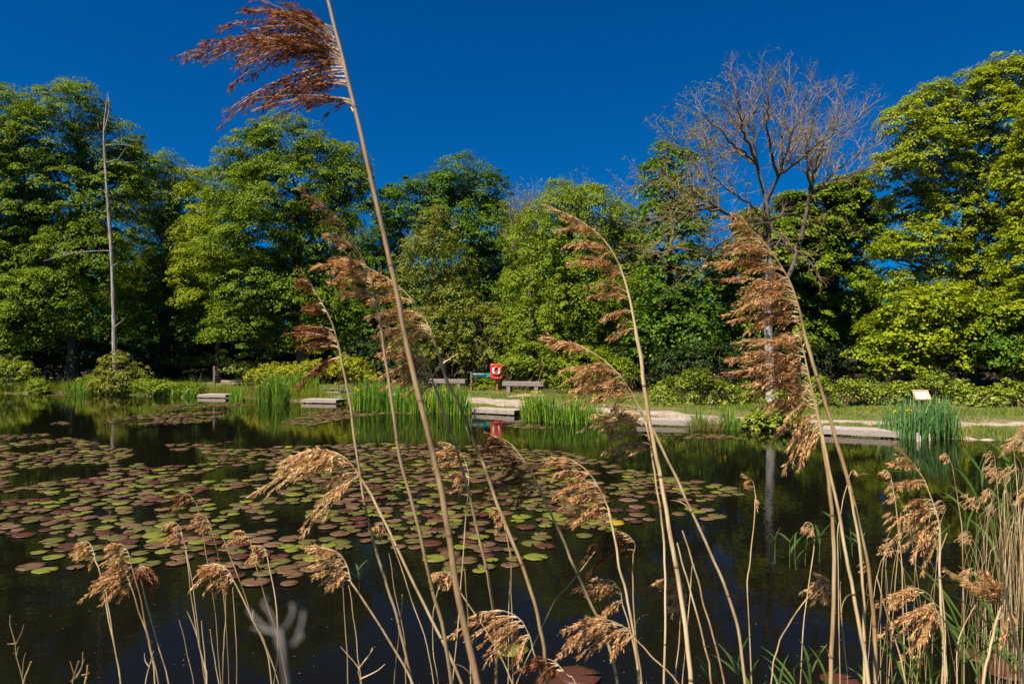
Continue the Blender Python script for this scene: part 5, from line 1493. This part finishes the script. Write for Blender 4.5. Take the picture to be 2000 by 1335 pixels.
# green young reed shoots
def shoot(label, px, py_base, d, hpx, nl, seed, group=None, wpx=7):
    rng = np.random.default_rng(seed)
    b0 = P(px, py_base, d)
    gb = b0.copy()
    zz = max(gz(b0[0], b0[1]), -.25)
    if gb[2] > zz: gb[2] = zz - .02
    k = d / FPX
    top = P(px + rng.uniform(-14, 8), py_base - hpx * .6, d)
    root = empty('green_reed_shoot', gb, label, 'reed shoot', group)
    st = MB(); st.tube(smooth_path([gb, (gb + top) / 2 + rng.normal(size=3) * .01, top], 8), np.linspace(wpx * .25 * k, wpx * .12 * k, 8), 6)
    st.build('stem', M['shoot'], root)
    for j in range(nl):
        t = rng.uniform(.35, 1.0) if j else 1.0
        p0 = b0 * (1 - t) + top * t
        sgn = rng.choice((-1, 1), p=(.6, .4))
        a = R(rng.uniform(48, 86)); ll = hpx * rng.uniform(.35, .62) * k
        dr = np.array((sgn * math.cos(a), rng.normal() * .25, math.sin(a)))
        pts = [p0 + dr * ll * s_ + np.array((sgn * .12, 0, -.18)) * ll * s_ ** 2.4 for s_ in np.linspace(0, 1, 7)]
        sd_ = unit(np.cross(dr, (0.2 * rng.normal(), 1, .3)))
        wv_ = wpx * .55 * k * np.array((.5, .9, 1, .9, .7, .4, .03))
        V = np.concatenate([np.stack((p_ - sd_ * w_, p_ + np.array((0, -.3, 0)) * w_, p_ + sd_ * w_)) for p_, w_ in zip(pts, wv_)])
        F = [(3 * i + c, 3 * i + c + 1, 3 * i + c + 4, 3 * i + c + 3) for i in range(6) for c in (0, 1)]
        lb = MB(); lb.add(V, F, 0, True); lb.build('leaf', M['shoot'], root)


SH = [(1442, 1380, 1.5, 150), (1470, 1400, 1.6, 130), (1395, 1390, 1.6, 110), (1560, 1400, 1.5, 160), (1585, 1420, 1.4, 190), (1612, 1400, 1.6, 130), (1535, 1410, 1.7, 120), (1700, 1400, 1.5, 100), (1740, 1400, 1.4, 120), (1775, 1410, 1.3, 230),
      (1800, 1400, 1.5, 170), (1826, 1410, 1.4, 180), (1858, 1400, 1.5, 230), (1878, 1410, 1.4, 250), (1902, 1400, 1.6, 210), (1930, 1410, 1.5, 240), (1960, 1400, 1.7, 200), (1985, 1410, 1.5, 230), (2005, 1400, 1.6, 190), (1890, 1390, 1.9, 300), (1945, 1390, 1.9, 290)]
for k, (px, py, d, hp) in enumerate(SH):
    shoot('green reed shoot with narrow leaves at the near edge, right of the great stems' if px > 1690 else 'green reed shoot with narrow leaves at the near edge, left of the great stems', px, py, d, hp, rb.randint(3, 5), 300 + k,
          'near green shoots right of the great stems' if px > 1690 else 'near green shoots left of the great stems', wpx=4.0)
for k, (px, py, hp) in enumerate([(1508, 1100, 75), (1542, 1108, 85), (1560, 1112, 70), (1574, 1105, 100), (1602, 1098, 80), (1648, 1090, 110), (1668, 1085, 90), (1690, 1100, 70), (1886, 1080, 140), (1912, 1060, 150), (1940, 1100, 150), (1968, 1070, 180), (1990, 1090, 160),
                                 (1900, 1120, 130), (1955, 1130, 150), (1830, 1100, 80), (1924, 990, 130), (1976, 980, 150)]):
    c = G(px, py, 0)
    shoot('thin green reed shoot standing in open water left of the right edge bed' if px < 1700 else 'thin green reed shoot growing up through the right edge bed', px, py, c[1], hp, 3, 350 + k,
          'green shoots standing in open water' if px < 1700 else 'green shoots within the right edge bed', wpx=4.5)
c = G(708, 1150, 0)
shoot('small lone green shoot in dark water beside the straw coloured plume', 708, 1150, c[1], 60, 5, 380, wpx=3.2)


# dry twigs at the bottom left
def twig(label, d, lines, w0, mat='straw_dull', name='dry_twig'):
    a = P(*lines[0][0], d)
    low = down_to_ground(a, a - P(*lines[0][1], d))
    root = empty(name, low[-1], label, 'twig')
    for i, ln in enumerate(lines):
        pts = [P(x, y, d) for x, y in ln]
        if i == 0: pts = low[::-1] + pts
        b = MB(); pp = smooth_path(pts, 4 * len(pts)); b.tube(pp, np.linspace(w0, w0 * .45, len(pp)) * (1 if i == 0 else .6), 6)
        b.build('stem' if i == 0 else 'side_twig', M[mat], root)


twig('forked dry twig standing in the dark water at the lower left corner', 1.4, [[(46, 1335), (32, 1280), (30, 1255)], [(30, 1255), (20, 1220), (20, 1200)], [(31, 1258), (42, 1235), (47, 1218)], [(29, 1256), (14, 1257)], [(32, 1280), (36, 1262)], [(44, 1320), (46, 1290), (50, 1274)]], .0018)
twig('blunt cut twig at the lower left corner', 1.3, [[(46, 1335), (54, 1310), (61, 1291)]], .0028, 'straw')
twig('bundle of short dry twigs at the bottom edge left of the leftmost plumed reed', 1.3, [[(142, 1335), (146, 1315), (154, 1290)], [(146, 1318), (140, 1300), (137, 1290)], [(148, 1320), (158, 1305), (165, 1286)], [(150, 1322), (160, 1300), (162, 1272)], [(148, 1322), (138, 1330)], [(160, 1318), (175, 1313)]], .0022)
twig('short thick cut twig right of the bundle of dry twigs', 1.25, [[(166, 1335), (170, 1318), (171, 1298)]], .0028, 'straw')
twig('curled dry twig under the straw coloured plume', 1.3, [[(705, 1335), (700, 1310), (708, 1295), (720, 1280), (728, 1262)], [(702, 1306), (690, 1290), (665, 1262)], [(712, 1290), (732, 1262)], [(704, 1325), (735, 1310), (752, 1296)]], .0018, 'straw')
twig('dry twig leaning at the foot of the left cluster', 1.4, [[(284, 1335), (292, 1300), (300, 1270)], [(292, 1302), (284, 1290), (282, 1275)], [(294, 1295), (300, 1282)]], .002, 'straw')

# blurred old umbel right in front of the lens
d = .14
root = None
a = P(560, 1335, d)
low = down_to_ground(a, a - P(545, 1270, d))
root = empty('dry_umbel', low[-1], 'pale grey dried umbel head out of focus close to the camera', 'dry plant')
b = MB(); pp = smooth_path(low[::-1] + [P(560, 1335, d), P(548, 1275, d), P(540, 1235, d)], 30); b.tube(pp, np.linspace(.0005, .0004, 30), 8); b.build('stem', M['grey_stem'], root)
for ln in [[(540, 1238), (515, 1222), (492, 1200), (486, 1190)], [(540, 1236), (560, 1220), (572, 1195), (570, 1180)], [(540, 1236), (530, 1200), (515, 1180), (522, 1168)], [(575, 1260), (590, 1215), (592, 1195)], [(545, 1262), (585, 1250), (588, 1235)], [(540, 1236), (508, 1228), (495, 1225)]]:
    b = MB(); pp = smooth_path([P(x, y, d + .004 * i) for i, (x, y) in enumerate(ln)], 10); b.tube(pp, np.linspace(.0002, .0003, 10), 7); b.build('ray', M['grey_stem'], root)
